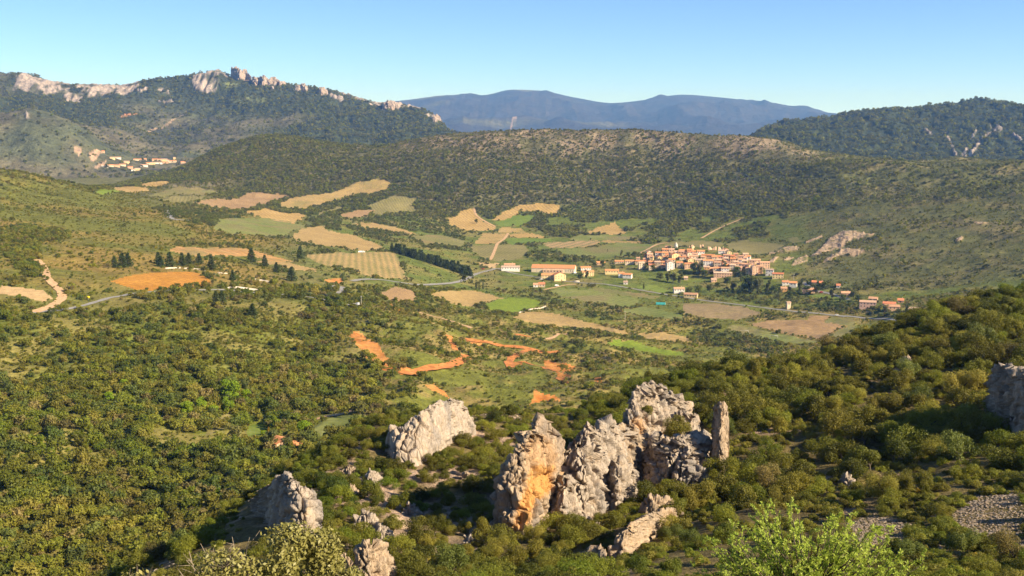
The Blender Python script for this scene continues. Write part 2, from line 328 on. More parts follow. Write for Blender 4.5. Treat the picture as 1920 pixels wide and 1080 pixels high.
ROWS = [4, 6, 10, 40, 50, 20, 36, 30, 28, 28, 28, 26, 26, 26, 24, 24, 24, 32, 36, 6, 6, 32, 20, 28, 32, 5, 3, 14, 30, 3]
dv = np.arange(-27.5, 27.5, 0.055)
AZD = np.concatenate([np.arange(-100, -40, 3.0), np.arange(-40, -27.5, 0.4), dv, np.arange(27.5, 40, 0.4), np.arange(40, 130, 3.0)])
AZ = np.radians(AZD); NC = len(AZ)
LR = []; LZ = []
for ln in LN:
    a = []; rr = []; tt = []
    for p in ln:
        if p[0] == Z:
            az, _ = ray(p[1], 245); r = p[2]; t = (p[3]-CAMZ)/r
        else:
            az, t = ray(p[0], p[1]); r = p[2]
        a.append(az); rr.append(r); tt.append(t)
    k = np.argsort(a); a = np.array(a)[k]; rr = np.array(rr)[k]; tt = np.array(tt)[k]
    r = pchip(a, rr, AZ); t = pchip(a, tt, AZ)
    LR.append(r); LZ.append(CAMZ + r*t)
LR = np.array(LR); LZ = np.array(LZ)
for j in range(1, len(LR)): LR[j] = np.maximum(LR[j], LR[j-1]*1.01)
LP = np.concatenate([j+np.arange(n)/n for j, n in enumerate(ROWS)] + [np.array([len(ROWS)])])
NR = len(LP)
jj = np.minimum(LP.astype(int), len(ROWS)-1); ff = LP-jj
RR = LR[jj]*(1-ff)[:, None] + LR[jj+1]*ff[:, None]       # rows x cols
ZZ = np.empty_like(RR)
for c in range(NC): ZZ[:, c] = pchip(LR[:, c], LZ[:, c], RR[:, c])
XX = RR*np.sin(AZ)[None, :]; YY = RR*np.cos(AZ)[None, :]
lp = np.repeat(LP[:, None], NC, 1)
PX0, PY0 = project(XX, YY, ZZ)
def band(a, b, c, d): return sstep(a, b, lp)*(1-sstep(c, d, lp))
def bumpz(cond_w, scale, amp, o=4, s=0, ridged=False):
    global ZZ
    sel = cond_w > 1e-3
    n = np.zeros_like(ZZ); n[sel] = fbm(XX[sel]/scale, YY[sel]/scale, None, o, s, ridged)
    ZZ = ZZ + n*amp*cond_w
bumpz(band(2, 3, 5.5, 6.5), 14, 1.1, 4, 3)
bumpz(band(6, 6.6, 11, 12), 70, 4.0, 5, 5)
bumpz(band(6.4, 7.3, 11.0, 12.0)*(1-sstep(1150, 1500, PX0)), 130, 7.5, 4, 7, True)
bumpz(band(11, 12, 18, 18.5)*(1-sstep(480, 680, PX0)), 90, 4.0, 4, 6)
bumpz(band(7, 8, 11.5, 12.2)*sstep(560, 760, PX0), 45, 3.0, 4, 8)
bumpz(band(15.6, 17, 18.9, 19.6), 170, 9.0, 5, 9, True)
bumpz(band(13, 14, 18.9, 19.6)*sstep(1430, 1600, PX0), 140, 7.0, 5, 10, True)
bumpz(band(20.5, 22, 24.4, 24.95)*0.9+0.1*band(24.4, 24.9, 25.2, 26), 520, 46.0, 6, 12, True)
bumpz(band(27, 27.6, 28.45, 28.95), 1700, 190.0, 5, 15, True)
bumpz(band(27, 28, 28.2, 28.8)*0.9+0.1*band(28.5, 29, 29.5, 30), 3600, 110.0, 6, 14, True)
# ------- masks
ROCKP = [  # rocky faces of the far massif and the ridge, polygons in photograph pixels
 crop(0, 100, 3, [(90, 130), (140, 112), (200, 140), (300, 165), (400, 175), (540, 183), (660, 187), (720, 165), (785, 158), (790, 185), (740, 230), (640, 265), (560, 270), (480, 290), (380, 280), (350, 245), (230, 245), (120, 215), (70, 200), (90, 160)]),
 crop(0, 100, 3, [(1090, 130), (1180, 105), (1230, 95), (1290, 130), (1240, 160), (1215, 215), (1170, 225), (1100, 200), (1080, 160)]),
 crop(400, 100, 4, [(0, 150), (130, 165), (220, 180), (350, 190), (470, 190), (560, 215), (600, 245), (480, 235), (380, 240), (250, 225), (120, 195), (20, 185)]),
 crop(400, 100, 4, [(880, 275), (950, 280), (1030, 320), (1170, 370), (1290, 350), (1410, 375), (1560, 395), (1630, 445), (1600, 445), (1500, 420), (1350, 420), (1230, 415), (1020, 375), (960, 320)]),
 crop(400, 100, 4, [(1570, 480), (1650, 455), (1700, 480), (1690, 525), (1650, 505), (1590, 500)]),
 crop(400, 100, 4, [(790, 330), (850, 330), (980, 375), (970, 395), (880, 370), (800, 350)]),
 crop(400, 100, 4, [(610, 235), (700, 230), (710, 280), (640, 285)]),
 crop(400, 100, 4, [(785, 260), (860, 270), (850, 300), (790, 295)]),
 crop(0, 100, 3, [(140, 345), (180, 340), (190, 390), (150, 390)]), crop(0, 100, 3, [(240, 360), (290, 365), (290, 405), (260, 400)]),
 crop(0, 100, 3, [(880, 200), (930, 195), (960, 215), (900, 222)]), crop(0, 100, 3, [(770, 215), (830, 205), (840, 215), (780, 235)]),
 crop(0, 100, 3, [(890, 270), (950, 250), (985, 280), (930, 285)])]
VROCK = [crop(1280, 180, 3, p) for p in (
 [(470, 890), (560, 855), (640, 850), (650, 870), (580, 880), (480, 895)], [(690, 830), (780, 790), (790, 800), (700, 840)],
 [(720, 910), (760, 880), (820, 820), (900, 765), (970, 770), (1080, 790), (1050, 810), (960, 820), (900, 860), (800, 890), (740, 915)],
 [(780, 945), (820, 920), (870, 905), (905, 865), (950, 885), (1030, 885), (960, 912), (900, 905), (840, 930)],
 [(610, 960), (640, 920), (700, 905), (700, 935), (650, 950)], [(560, 925), (600, 905), (630, 912), (600, 930)],
 [(480, 935), (520, 905), (545, 905), (510, 940)], [(1640, 715), (1690, 705), (1720, 720), (1690, 735)], [(1535, 815), (1570, 798), (1580, 805), (1550, 830)])]
SCREE = [crop(1280, 180, 3, p) for p in ([(1480, 230), (1500, 280), (1540, 345)], [(1590, 355), (1640, 320), (1680, 260), (1720, 215), (1790, 190)], [(1730, 175), (1790, 185)], [(1860, 220), (1920, 270)], [(1650, 210), (1620, 260)], [(1360, 210), (1400, 235)], [(1570, 340), (1600, 315)])]
rockm = np.zeros_like(ZZ)
for p in ROCKP: rockm[inpoly(PX0, PY0, p) & (lp > 21.5) & (lp < 25.3)] = 1
wob = fbm(XX/90, YY/90, None, 3, 41)
rockm *= sstep(-0.3, 0.15, wob+0.7*fbm(XX/34, YY/60, None, 3, 43)+0.22)
for l in SCREE:
    d = distline(PX0, PY0, l); rockm[(d < 1.7+2.4*wob) & (lp > 21) & (lp < 25.3)] = 1
vrock = np.zeros_like(ZZ)
for p in VROCK: vrock[inpoly(PX0, PY0, p) & (lp > 12.5) & (lp < 18)] = 1
# relief on rock: fluting
sel = rockm > 0.05
ZZ[sel] += (fbm(XX[sel]/22, YY[sel]/80, None, 4, 51, True)*17*rockm[sel])*(1-0.6*sstep(24.6, 25, lp[sel]))
sel = vrock > 0.5
ZZ[sel] += 0.8 + fbm(XX[sel]/9, YY[sel]/14, None, 4, 53, True)*1.8
# rough canopy on the far woods
frough = band(20.8, 21.5, 25.2, 25.6)*(1-rockm)
forest = sstep(-0.25, 0.2, fbm(XX/520, YY/520, None, 4, 61) + 0.5*sstep(330, 520, PX0) + 0.45*sstep(1380, 1450, PX0) + 0.25*sstep(22.9, 23.9, lp) - 0.25*(1-sstep(300, 460, PX0))*(1-sstep(22.6, 23.6, lp)) - 0.12*(1-sstep(500, 700, PX0))*(1-sstep(22, 23.4, lp)) - 0.05*(1-sstep(160, 320, PX0)))
selr = frough > 0.02
ZZ[selr] += (vnoise(XX[selr]/13, YY[selr]/26, None, 63)*5.0 + vnoise(XX[selr]/30, YY[selr]/50, None, 64)*5.0)*frough[selr]*(0.25+0.75*forest[selr])
PX, PY = project(XX, YY, ZZ)
# visibility: running max of tan(elevation) along each column
TE = (ZZ-CAMZ)/RR
HZ = np.maximum.accumulate(np.where(RR > 40, TE, -9), axis=0)
VIS = (TE >= HZ-0.004)

# ------------------------------------------------------------------ lookups
def height(x, y):
    az = math.atan2(x, y); r = math.hypot(x, y)
    i = int(np.clip(np.searchsorted(AZ, az)-1, 0, NC-2)); t = (az-AZ[i])/(AZ[i+1]-AZ[i])
    return float(np.interp(r, RR[:, i], ZZ[:, i])*(1-t) + np.interp(r, RR[:, i+1], ZZ[:, i+1])*t)
def unproject(px, py, rmin=330, rmax=3000):
    az, t = ray(px, py); i = int(np.clip(np.searchsorted(AZ, az), 0, NC-1))
    r = RR[:, i]; te = (ZZ[:, i]-CAMZ)/r
    k = np.nonzero((r >= rmin) & (r <= rmax))[0]
    c = np.nonzero(te[k] >= t)[0]
    if len(c) == 0: rr = r[k[-1]]
    else:
        b = k[c[0]]; a = max(b-1, 0)
        d = te[b]-te[a]; s = 1 if abs(d) < 1e-9 else np.clip((t-te[a])/d, 0, 1)
        rr = r[a] + (r[b]-r[a])*s
    x, y = rr*math.sin(az), rr*math.cos(az)
    return Vector((x, y, height(x, y)))
def mpp(p): return math.sqrt(p.x**2+p.y**2+(p.z-CAMZ)**2)/F*1.0

# ------------------------------------------------------------------ ground colour (what grows or lies there)
def C3(r, g, b): return np.array([r, g, b])
def lerp(a, b, t): return a*(1-t[..., None]) + b*t[..., None]
n_big = fbm(XX/160, YY/160, None, 4, 71); n_mid = fbm(XX/45, YY/45, None, 4, 72); n_sm = fbm(XX/9, YY/9, None, 4, 73)
GC = np.zeros(ZZ.shape+(3,)) + C3(0.15, 0.145, 0.055)
# near spur: stony ground and dry grass
near = 1-sstep(5.2, 6.2, lp)
stony = sstep(0.0, 0.35, n_sm + 0.25*fbm(XX/22, YY/22, None, 3, 74) + 0.3*sstep(540, 680, PX)*(1-sstep(900, 1020, PX))*sstep(780, 860, PY) - 0.25*sstep(1000, 1400, PX) - 0.08)
GC = lerp(GC, lerp(C3(0.17, 0.13, 0.052)+0*GC, C3(0.40, 0.28, 0.19)+0*GC, stony), near)
# left wooded slope
lw = band(5.6, 6.4, 11.5, 13)*(1-sstep(560, 760, PX))
GC = lerp(GC, lerp(C3(0.14, 0.155, 0.026)+0*GC, C3(0.235, 0.20, 0.055)+0*GC, sstep(-0.1, 0.5, n_mid)), lw)
# central slope: dry grass, brown heath
ce = band(6.5, 8, 12, 13)*sstep(560, 760, PX)
GC = lerp(GC, lerp(C3(0.15, 0.155, 0.030)+0*GC, C3(0.26, 0.195, 0.065)+0*GC, sstep(-0.3, 0.35, n_mid+0.6*n_sm)), ce)
# upper left hillside
ul = band(11.5, 13, 18.2, 18.8)*(1-sstep(430, 650, PX))
GC = lerp(GC, lerp(C3(0.14, 0.142, 0.030)+0*GC, C3(0.26, 0.185, 0.05)+0*GC, sstep(-0.25, 0.35, n_big+0.35*n_mid)), ul)
# valley
va = band(11.5, 12.5, 16, 17)*sstep(500, 650, PX)*(1-sstep(1480, 1600, PX)*sstep(12.6, 13.5, lp))
GC = lerp(GC, lerp(C3(0.125, 0.15, 0.030)+0*GC, C3(0.215, 0.185, 0.055)+0*GC, sstep(-0.3, 0.4, n_mid)), va)
# ridge
ri = band(16, 16.8, 19.3, 20)*sstep(180, 330, PX)
top = sstep(17.8, 18.8, lp)*sstep(640, 820, PX)
GC = lerp(GC, lerp(C3(0.125, 0.115, 0.05)+0*GC, C3(0.27, 0.205, 0.125)+0*GC, np.clip(sstep(-0.15, 0.45, n_mid+0.3*n_sm)*0.35+top*sstep(-0.35, 0.35, n_mid+0.4*n_sm), 0, 1)), ri)
rf = band(12.6, 13.8, 19.3, 20)*sstep(1430, 1620, PX)
GC = lerp(GC, lerp(C3(0.125, 0.125, 0.042)+0*GC, C3(0.195, 0.165, 0.068)+0*GC, sstep(-0.1, 0.5, n_mid+0.3*n_sm)), rf)
# massif and right hill
ma = band(20, 20.8, 25.5, 26)
heath = lerp(C3(0.09, 0.10, 0.05)+0*GC, C3(0.155, 0.137, 0.075)+0*GC, sstep(-0.3, 0.3, fbm(XX/260, YY/260, None, 4, 76)))
GC = lerp(GC, lerp(heath, C3(0.048, 0.058, 0.024)+0*GC, forest), ma)
green = sstep(0.1, 0.4, fbm(XX/300, YY/300, None, 3, 77))*inpoly(PX0, PY0, [(420, 160), (560, 165), (600, 190), (520, 205), (430, 195)])
GC = lerp(GC, C3(0.15, 0.17, 0.06)+0*GC, ma*green)
# far mountains
fm = sstep(26.2, 27, lp)
fgreen = sstep(0.0, 0.3, fbm(XX/1500, YY/1500, None, 4, 78)+0.35*sstep(28.3, 28.8, lp)-0.3)*(1-sstep(1000, 1300, PX))
fgreen = np.clip(fgreen, 0, 0.85)
GC = lerp(GC, lerp(C3(0.042, 0.036, 0.030)+0*GC, C3(0.12, 0.115, 0.045)+0*GC, fgreen*1.0), fm)
GC = lerp(GC, lerp(C3(0.36, 0.30, 0.25)+0*GC, C3(0.10, 0.10, 0.06)+0*GC, sstep(0.05, 0.4, fbm(XX/24, YY/60, None, 4, 79))*(lp < 24.85)), rockm)
GC = lerp(GC, C3(0.44, 0.31, 0.19)+0*GC, vrock*sstep(-0.5, -0.1, n_sm))
# far dirt tracks
for l, rlo in ((crop(0, 100, 3, [(790, 440), (900, 415), (980, 380), (1050, 330)]), 21), (crop(640, 100, 3, [(950, 430), (965, 400), (1010, 385), (1110, 370), (1145, 350)]), 27), (crop(1280, 180, 3, [(395, 190), (430, 150)]), 27)):
    d = distline(PX0, PY0, l); m_ = (d < 1.1) & (lp > rlo); GC[m_] = C3(0.40, 0.29, 0.19)
GC[inpoly(PX0, PY0, crop(0, 100, 3, [(680, 362), (730, 350), (785, 352), (760, 362)])) & (lp > 21)] = C3(0.55, 0.27, 0.12)
for p in (crop(0, 100, 3, [(500, 560), (540, 545), (580, 555), (540, 590), (510, 600)]), crop(0, 100, 3, [(520, 640), (560, 610), (600, 605), (560, 645)]), crop(0, 100, 3, [(410, 520), (440, 530), (470, 550), (440, 570), (420, 550)])):
    GC[inpoly(PX0, PY0, p) & (lp > 20.5) & (wob > -0.3)] = C3(0.42, 0.29, 0.19)

# ------------------------------------------------------------------ fields (cut out of the ground sheet)
FT = {}
def ft(name, *a, **k): FT[name] = field_mat(name, *a, **k)
ft('gold', (0.47, 0.31, 0.10), (0.62, 0.42, 0.165), 20, 7, 0.45)
ft('gold_b', (0.46, 0.31, 0.11), (0.60, 0.43, 0.17), -40, 6, 0.45, patch=(0.38, 0.31, 0.10))
ft('tan', (0.44, 0.30, 0.115), (0.56, 0.395, 0.165), 65, 6, 0.35)
ft('brown', (0.40, 0.255, 0.12), (0.50, 0.335, 0.165), 75, 5, 0.35)
ft('olive', (0.24, 0.22, 0.075), (0.37, 0.31, 0.125), 15, 6, 0.45)
ft('olive_b', (0.22, 0.22, 0.07), (0.33, 0.29, 0.11), 80, 5, 0.35, patch=(0.33, 0.25, 0.11))
ft('meadow', (0.21, 0.25, 0.06), (0.31, 0.31, 0.10), 40, 9, 0.2, patch=(0.31, 0.25, 0.11))
ft('green', (0.17, 0.25, 0.04), (0.24, 0.31, 0.06), 60, 6, 0.25)
ft('lush', (0.20, 0.28, 0.03), (0.28, 0.34, 0.045), 60, 5, 0.2)
ft('vine', (0.29, 0.255, 0.09), (0.57, 0.385, 0.16), 8, 7.5, 0.5)
ft('striped', (0.30, 0.27, 0.10), (0.57, 0.37, 0.19), -28, 16, 0.75)
ft('orange', (0.55, 0.25, 0.045), (0.64, 0.315, 0.065), 80, 5, 0.2)
ft('pinkdry', (0.33, 0.25, 0.12), (0.40, 0.29, 0.155), 85, 6, 0.25, patch=(0.27, 0.265, 0.09))
ft('red', (0.58, 0.21, 0.05), (0.84, 0.40, 0.12), 30, 9, 0.1, sc=0.09)
ft('terrace', (0.52, 0.29, 0.10), (0.68, 0.40, 0.16), 30, 9, 0.15, sc=0.05, patch=(0.36, 0.29, 0.11))
ft('sand', (0.62, 0.42, 0.20), (0.72, 0.50, 0.25), 30, 9, 0.15, sc=0.06)
ft('lawn', (0.20, 0.27, 0.05), (0.28, 0.32, 0.07), 30, 9, 0.15, sc=0.06)
c1 = lambda p: crop(0, 100, 3, p); c2 = lambda p: crop(640, 100, 3, p); c3 = lambda p: crop(1280, 180, 3, p)
c4 = lambda p: crop(0, 400, 3, p); c5 = lambda p: crop(640, 400, 3, p); c6 = lambda p: crop(1280, 400, 3, p); c7 = lambda p: crop(0, 720, 3, p)
FIELDS = [
 ('ploughed_field', 'gold', c1([(770, 740), (830, 728), (900, 715), (965, 722), (940, 738), (880, 752), (820, 750)]), 'small sandy field tucked under the wooded ridge, farthest left'),
 ('ploughed_field', 'tan', c1([(620, 755), (700, 750), (830, 755), (835, 775), (760, 785), (680, 775)]), 'flat pinkish tan field below the far village'),
 ('meadow', 'lush', c1([(545, 777), (580, 765), (650, 768), (690, 782), (620, 790), (560, 789)]), 'bright green meadow sliver at the far valley end'),
 ('meadow', 'olive_b', c1([(830, 802), (920, 775), (1010, 750), (1110, 757), (1230, 780), (1240, 790), (1140, 800), (1010, 792), (900, 812)]), 'long olive meadow at the foot of the ridge'),
 ('ploughed_field', 'olive', c1([(905, 822), (1000, 798), (1150, 808), (1130, 825), (1020, 840), (950, 837)]), 'small tan and olive field before the long olive meadow'),
 ('ploughed_field', 'brown', c1([(1090, 842), (1200, 818), (1330, 820), (1400, 783), (1480, 785), (1640, 800), (1560, 830), (1450, 862), (1400, 880), (1330, 888), (1200, 865)]), 'large brown ploughed field below the ridge, left of the gold one'),
 ('vineyard', 'gold_b', [(733, 345), (720, 335), (675, 340), (640, 355), (617, 362), (550, 370), (520, 382), (533, 391), (567, 394), (600, 385), (640, 374), (672, 363), (693, 366), (727, 354)], 'long golden vineyard strip climbing to the ridge wood'),
 ('ploughed_field', 'gold', [(457, 398), (500, 390), (517, 397), (573, 402), (567, 411), (550, 419), (510, 414), (483, 406)], 'golden field between brown field and valley meadow'),
 ('meadow', 'meadow', c1([(1200, 985), (1230, 930), (1370, 925), (1500, 930), (1620, 950), (1730, 965), (1700, 985), (1640, 1000), (1600, 1030), (1480, 1030), (1300, 1012)]), 'wide green and tan meadow on the left valley floor'),
 ('ploughed_field', 'tan', [(547, 443), (567, 428), (607, 423), (613, 433), (660, 440), (700, 455), (723, 466), (680, 470), (620, 462), (560, 453)], 'curved tan field beside the hedge, left of the conifer plantation'),
 ('vineyard', 'olive', [(683, 388), (737, 367), (782, 373), (777, 387), (780, 398), (697, 403), (703, 394)], 'olive and tan vineyard wedge set into the ridge wood'),
 ('ploughed_field', 'brown', [(640, 401), (677, 393), (703, 393), (690, 406), (660, 409), (640, 406)], 'small pink ploughed patch left of the olive wedge'),
 ('meadow', 'olive', [(590, 401), (640, 387), (645, 392), (600, 404)], 'thin olive strip between hedges under the golden vineyard'),
 ('ploughed_field', 'tan', [(655, 419), (700, 418), (735, 424), (780, 437), (770, 441), (720, 432), (680, 428)], 'narrow tan strip between the hedges in mid valley'),
 ('meadow', 'olive_b', [(765, 442), (830, 440), (872, 452), (868, 462), (800, 458)], 'olive meadow between hedges below the lone tree field'),
 ('ploughed_field', 'gold', [(840, 408), (860, 405), (862, 397), (888, 389), (893, 403), (907, 415), (930, 425), (927, 433), (893, 433), (863, 429), (843, 420)], 'golden field with one lone dark tree'),
 ('ploughed_field', 'gold', [(923, 413), (940, 400), (977, 383), (1013, 381), (1047, 385), (1050, 395), (1037, 402), (1010, 397), (973, 395), (973, 402), (950, 412)], 'golden field curving round the green one in the ridge wood'),
 ('meadow', 'green', [(927, 417), (973, 403), (1010, 405), (1000, 412), (977, 424), (940, 424)], 'green field inside the curve of the golden field'),
 ('ploughed_field', 'gold_b', [(933, 435), (940, 425), (973, 427), (990, 437)], 'small golden field just below the curving one'),
 ('vineyard', 'gold_b', c5([(755, 152), (800, 115), (900, 110), (932, 115), (905, 150), (860, 172), (755, 175)]), 'golden vineyard left of the diagonal farm track'),
 ('ploughed_field', 'gold', c5([(945, 115), (1060, 112), (1150, 130), (1140, 137), (938, 135)]), 'thin golden strip above the bright green strip'),
 ('meadow', 'green', c5([(912, 160), (943, 139), (1180, 141), (1180, 155), (1060, 170), (960, 173)]), 'bright green strip in the valley middle'),
 ('vineyard', 'olive', c5([(720, 195), (750, 179), (862, 177), (838, 250), (825, 262), (760, 228)]), 'olive vineyard left of the pale straight track'),
 ('vineyard', 'olive', c5([(874, 176), (1020, 178), (1062, 207), (1030, 237), (980, 260), (870, 270), (850, 256)]), 'olive vineyard right of the pale straight track'),
 ('ploughed_field', 'gold', c5([(1375, 113), (1450, 75), (1530, 52), (1555, 70), (1600, 108), (1560, 119)]), 'golden triangle field above the village meadows'),
 ('meadow', 'meadow', c5([(1280, 150), (1300, 130), (1360, 120), (1640, 125), (1690, 150), (1560, 152)]), 'olive green meadow under the golden triangle'),
 ('vineyard', 'striped', c5([(1130, 180), (1160, 165), (1450, 150), (1445, 170), (1400, 190), (1200, 195)]), 'tan field with broad green stripes'),
 ('ploughed_field', 'tan', c5([(1460, 153), (1600, 155), (1710, 163), (1680, 169), (1450, 163)]), 'thin pink tan strip above the village meadow'),
 ('meadow', 'meadow', c5([(1200, 200), (1400, 195), (1560, 168), (1730, 171), (1760, 185), (1680, 225), (1540, 245), (1260, 240)]), 'large green meadow left of the hill village'),
 ('ploughed_field', 'olive', c5([(1690, 228), (1770, 188), (1920, 150), (1920, 185), (1800, 215)]), 'olive slope rising to the village windmill'),
 ('vineyard', 'vine', [(570, 477), (640, 474), (727, 472), (743, 475), (750, 493), (760, 517), (770, 523), (733, 523), (690, 518), (640, 503), (600, 495), (580, 485)], 'tan vineyard with clear planted rows beside the conifers'),
 ('ploughed_field', 'brown', c5([(210, 450), (300, 412), (400, 430), (430, 480), (370, 505), (270, 490)]), 'rounded brown field below the bend in the road'),
 ('ploughed_field', 'tan', c5([(490, 455), (560, 440), (700, 432), (830, 450), (910, 475), (720, 525), (640, 510), (560, 480)]), 'broad tan field left of the bright green field'),
 ('meadow', 'lush', c5([(800, 515), (900, 478), (1040, 478), (1150, 505), (1110, 525), (960, 560), (830, 540)]), 'bright green field at the centre of the valley'),
 ('ploughed_field', 'tan', c5([(970, 585), (1000, 560), (1080, 550), (1200, 560), (1330, 600), (1500, 640), (1620, 670), (1600, 687), (1500, 662), (1300, 642), (1150, 627), (1040, 612)]), 'long tan field running below the bright green one'),
 ('ploughed_field', 'tan', [(1197, 625), (1240, 623), (1290, 632), (1293, 643), (1247, 641), (1203, 631)], 'short tan field at the end of the long one'),
 ('meadow', 'lush', c5([(1490, 738), (1550, 710), (1640, 720), (1780, 760), (1930, 780), (1930, 803), (1850, 800), (1700, 775), (1560, 755)]), 'yellow-green strip field nearest the right hillside'),
 ('meadow', 'meadow', c5([(1170, 440), (1250, 420), (1400, 430), (1560, 460), (1680, 480), (1660, 520), (1560, 525), (1400, 500), (1280, 475)]), 'green meadow below the village road'),
 ('meadow', 'olive_b', c5([(1385, 428), (1450, 417), (1790, 468), (1780, 478), (1680, 477), (1550, 456)]), 'dry olive strip along the village road'),
 ('meadow', 'lawn', c5([(1640, 410), (1760, 405), (1850, 430), (1820, 450), (1700, 430)]), 'yellow-green lawn under the white houses'),
 ('meadow', 'meadow', c5([(1560, 545), (1700, 525), (1900, 565), (1920, 575), (1920, 600), (1700, 580)]), 'grassy meadow by the lone pole'),
 ('ploughed_field', 'pinkdry', c6([(0, 510), (60, 505), (330, 522), (450, 560), (300, 600), (80, 580), (0, 562)]), 'dry pinkish pasture below the straight road'),
 ('ploughed_field', 'brown', c6([(370, 627), (480, 600), (700, 595), (720, 572), (830, 576), (790, 610), (920, 630), (860, 660), (800, 712), (650, 690), (500, 655)]), 'large brown ploughed field right of the football pitch'),
 ('meadow', 'olive_b', c6([(795, 613), (835, 580), (960, 590), (970, 640), (930, 690), (815, 712), (865, 662), (925, 632)]), 'olive corner of the large brown field'),
 ('football_pitch', 'meadow', c6([(230, 642), (330, 632), (520, 672), (780, 724), (760, 747), (640, 767), (500, 712), (330, 682)]), 'grass football pitch below the brown field'),
 ('meadow', 'olive', c3([(245, 832), (330, 812), (570, 835), (560, 865), (420, 892), (340, 887), (262, 862)]), 'yellow-green field behind the hill village'),
 ('meadow', 'olive', c3([(-40, 830), (60, 812), (150, 812), (238, 832), (210, 852), (0, 850)]), 'olive field behind the village ruins'),
 ('meadow', 'olive_b', c3([(590, 800), (620, 792), (680, 814), (620, 832)]), 'small pale meadow patch above the rock ribs'),
 #('meadow', 'meadow', c3([(-20, 690), (60, 640), (150, 632), (330, 605), (270, 690), (150, 760), (20, 740)]), 'grassy bowl on the hillside above the village'),
 ('meadow', 'lawn', c6([(700, 460), (760, 455), (880, 470), (930, 492), (800, 480)]), 'lawn strip beside the houses east of the village'),
 ('ploughed_field', 'orange', c4([(620, 378), (750, 345), (900, 332), (1070, 328), (1140, 345), (1210, 405), (1050, 418), (930, 427), (850, 432), (760, 427), (690, 407)]), 'bright orange bare field on the left hillside'),
 ('ploughed_field', 'terrace', c4([(950, 210), (1000, 185), (1150, 195), (1290, 195), (1390, 198), (1480, 225), (1560, 250), (1650, 272), (1560, 272), (1430, 247), (1280, 235), (1150, 240), (1000, 227)]), 'orange earth terrace behind the row of pines'),
 ('ploughed_field', 'tan', c4([(1440, 272), (1500, 262), (1620, 277), (1780, 310), (1780, 327), (1680, 322), (1560, 297)]), 'tan field end below the orange terrace'),
 ('ploughed_field', 'sand', c4([(0, 410), (100, 415), (240, 435), (310, 475), (240, 497), (130, 472), (0, 452)]), 'sandy quarry cut left of the dirt track'),
 ('meadow', 'meadow', [(580, 822), (587, 797), (617, 783), (640, 778), (680, 777), (700, 780), (670, 800), (620, 820), (595, 832)], 'olive meadow beside the red-roofed cottage garden'),
 ('lawn', 'lawn', c7([(1380, 285), (1400, 240), (1480, 215), (1525, 222), (1510, 260), (1545, 292), (1440, 308)]), 'garden lawn behind the red-roofed cottage'),
 ('meadow', 'olive', c7([(1150, 285), (1180, 230), (1260, 170), (1330, 182), (1310, 232), (1240, 262), (1160, 292)]), 'dry clearing left of the garden lawn'),
 ('earth_bank', 'red', c5([(30, 682), (80, 662), (200, 730), (280, 830), (330, 880), (410, 895), (400, 912), (330, 905), (250, 882), (150, 832), (110, 762)]), 'orange eroded cliff on the near hillside'),
 ('earth_bank', 'red', c5([(330, 860), (440, 885), (450, 900), (400, 915), (340, 908)]), 'orange earth apron at the foot of the cliff'),
 ('earth_bank', 'red', c5([(470, 965), (510, 958), (580, 1000), (605, 1042), (560, 1022), (500, 995)]), 'orange earth scar behind the leftmost crag'),
 ('earth_bank', 'red', c5([(1078, 983), (1120, 1010), (1200, 1028), (1235, 1050), (1150, 1058), (1060, 1082), (1092, 1040)]), 'forked orange earth scar left of the highest crag'),
 ('earth_bank', 'red', c5([(1140, 838), (1180, 833), (1310, 860), (1322, 880), (1240, 892), (1180, 887), (1150, 870)]), 'orange bank on the central slope'),
 ('earth_bank', 'red', c5([(1205, 890), (1300, 905), (1305, 922), (1215, 917)]), 'thin orange ledge below the orange bank'),
 ('earth_bank', 'red', c5([(265, 505), (340, 540), (332, 558), (275, 522)]), 'orange cut just below the roadside transformer'),
 ('earth_bank', 'sand', crop(860, 470, 5.647, [(155, 118), (240, 122), (330, 130), (425, 130), (390, 180), (320, 185), (270, 160)]), 'sandy earthwork at the village entrance'),
 ('earth_bank', 'red', c4([(1815, 370), (1880, 362), (1925, 372), (1925, 392), (1840, 390)]), 'orange cut beside the road bend'),
 ('earth_bank', 'red', c5([(690, 708), (760, 712), (800, 735), (770, 740), (720, 728)]), 'orange patch where two dirt tracks meet'),
 ('earth_bank', 'red', c5([(930, 838), (1000, 832), (1030, 850), (990, 860), (940, 855)]), 'orange patch at the lower track end'),
 ('earth_bank', 'red', c5([(1425, 925), (1470, 930), (1480, 948), (1430, 942)]), 'small orange scar right of the orange bank'),
]
cx = (PX[:-1, :-1]+PX[1:, 1:])/2; cyy = (PY[:-1, :-1]+PY[1:, 1:])/2; clp = (lp[:-1, :-1]+lp[1:, 1:])/2
crr = (RR[:-1, :-1]+RR[1:, 1:])/2
cvis = VIS[:-1, :-1] | VIS[1:, 1:]
OWN = np.full(cx.shape, -1, int)
_x = (XX[:-1, :-1]+XX[1:, 1:])/2; _y = (YY[:-1, :-1]+YY[1:, 1:])/2
jx = fbm(_x/14, _y/14, None, 3, 91); jy = fbm(_x/14, _y/14, None, 3, 93)
for i, (nm, ty, poly, lab) in enumerate(FIELDS):
    far_ok = (clp > 6.3) & (clp < 19)
    if nm == 'ploughed_field' or nm == 'vineyard' or nm == 'football_pitch': far_ok &= clp > 10
    ja = 4.0 if nm == 'earth_bank' else 2.2
    OWN[inpoly(cx+ja*1.6*jx, cyy+ja*jy, poly) & far_ok & (crr > 380) & cvis] = i
NCELL = NC-1
IDX = np.arange(NR*NC).reshape(NR, NC)
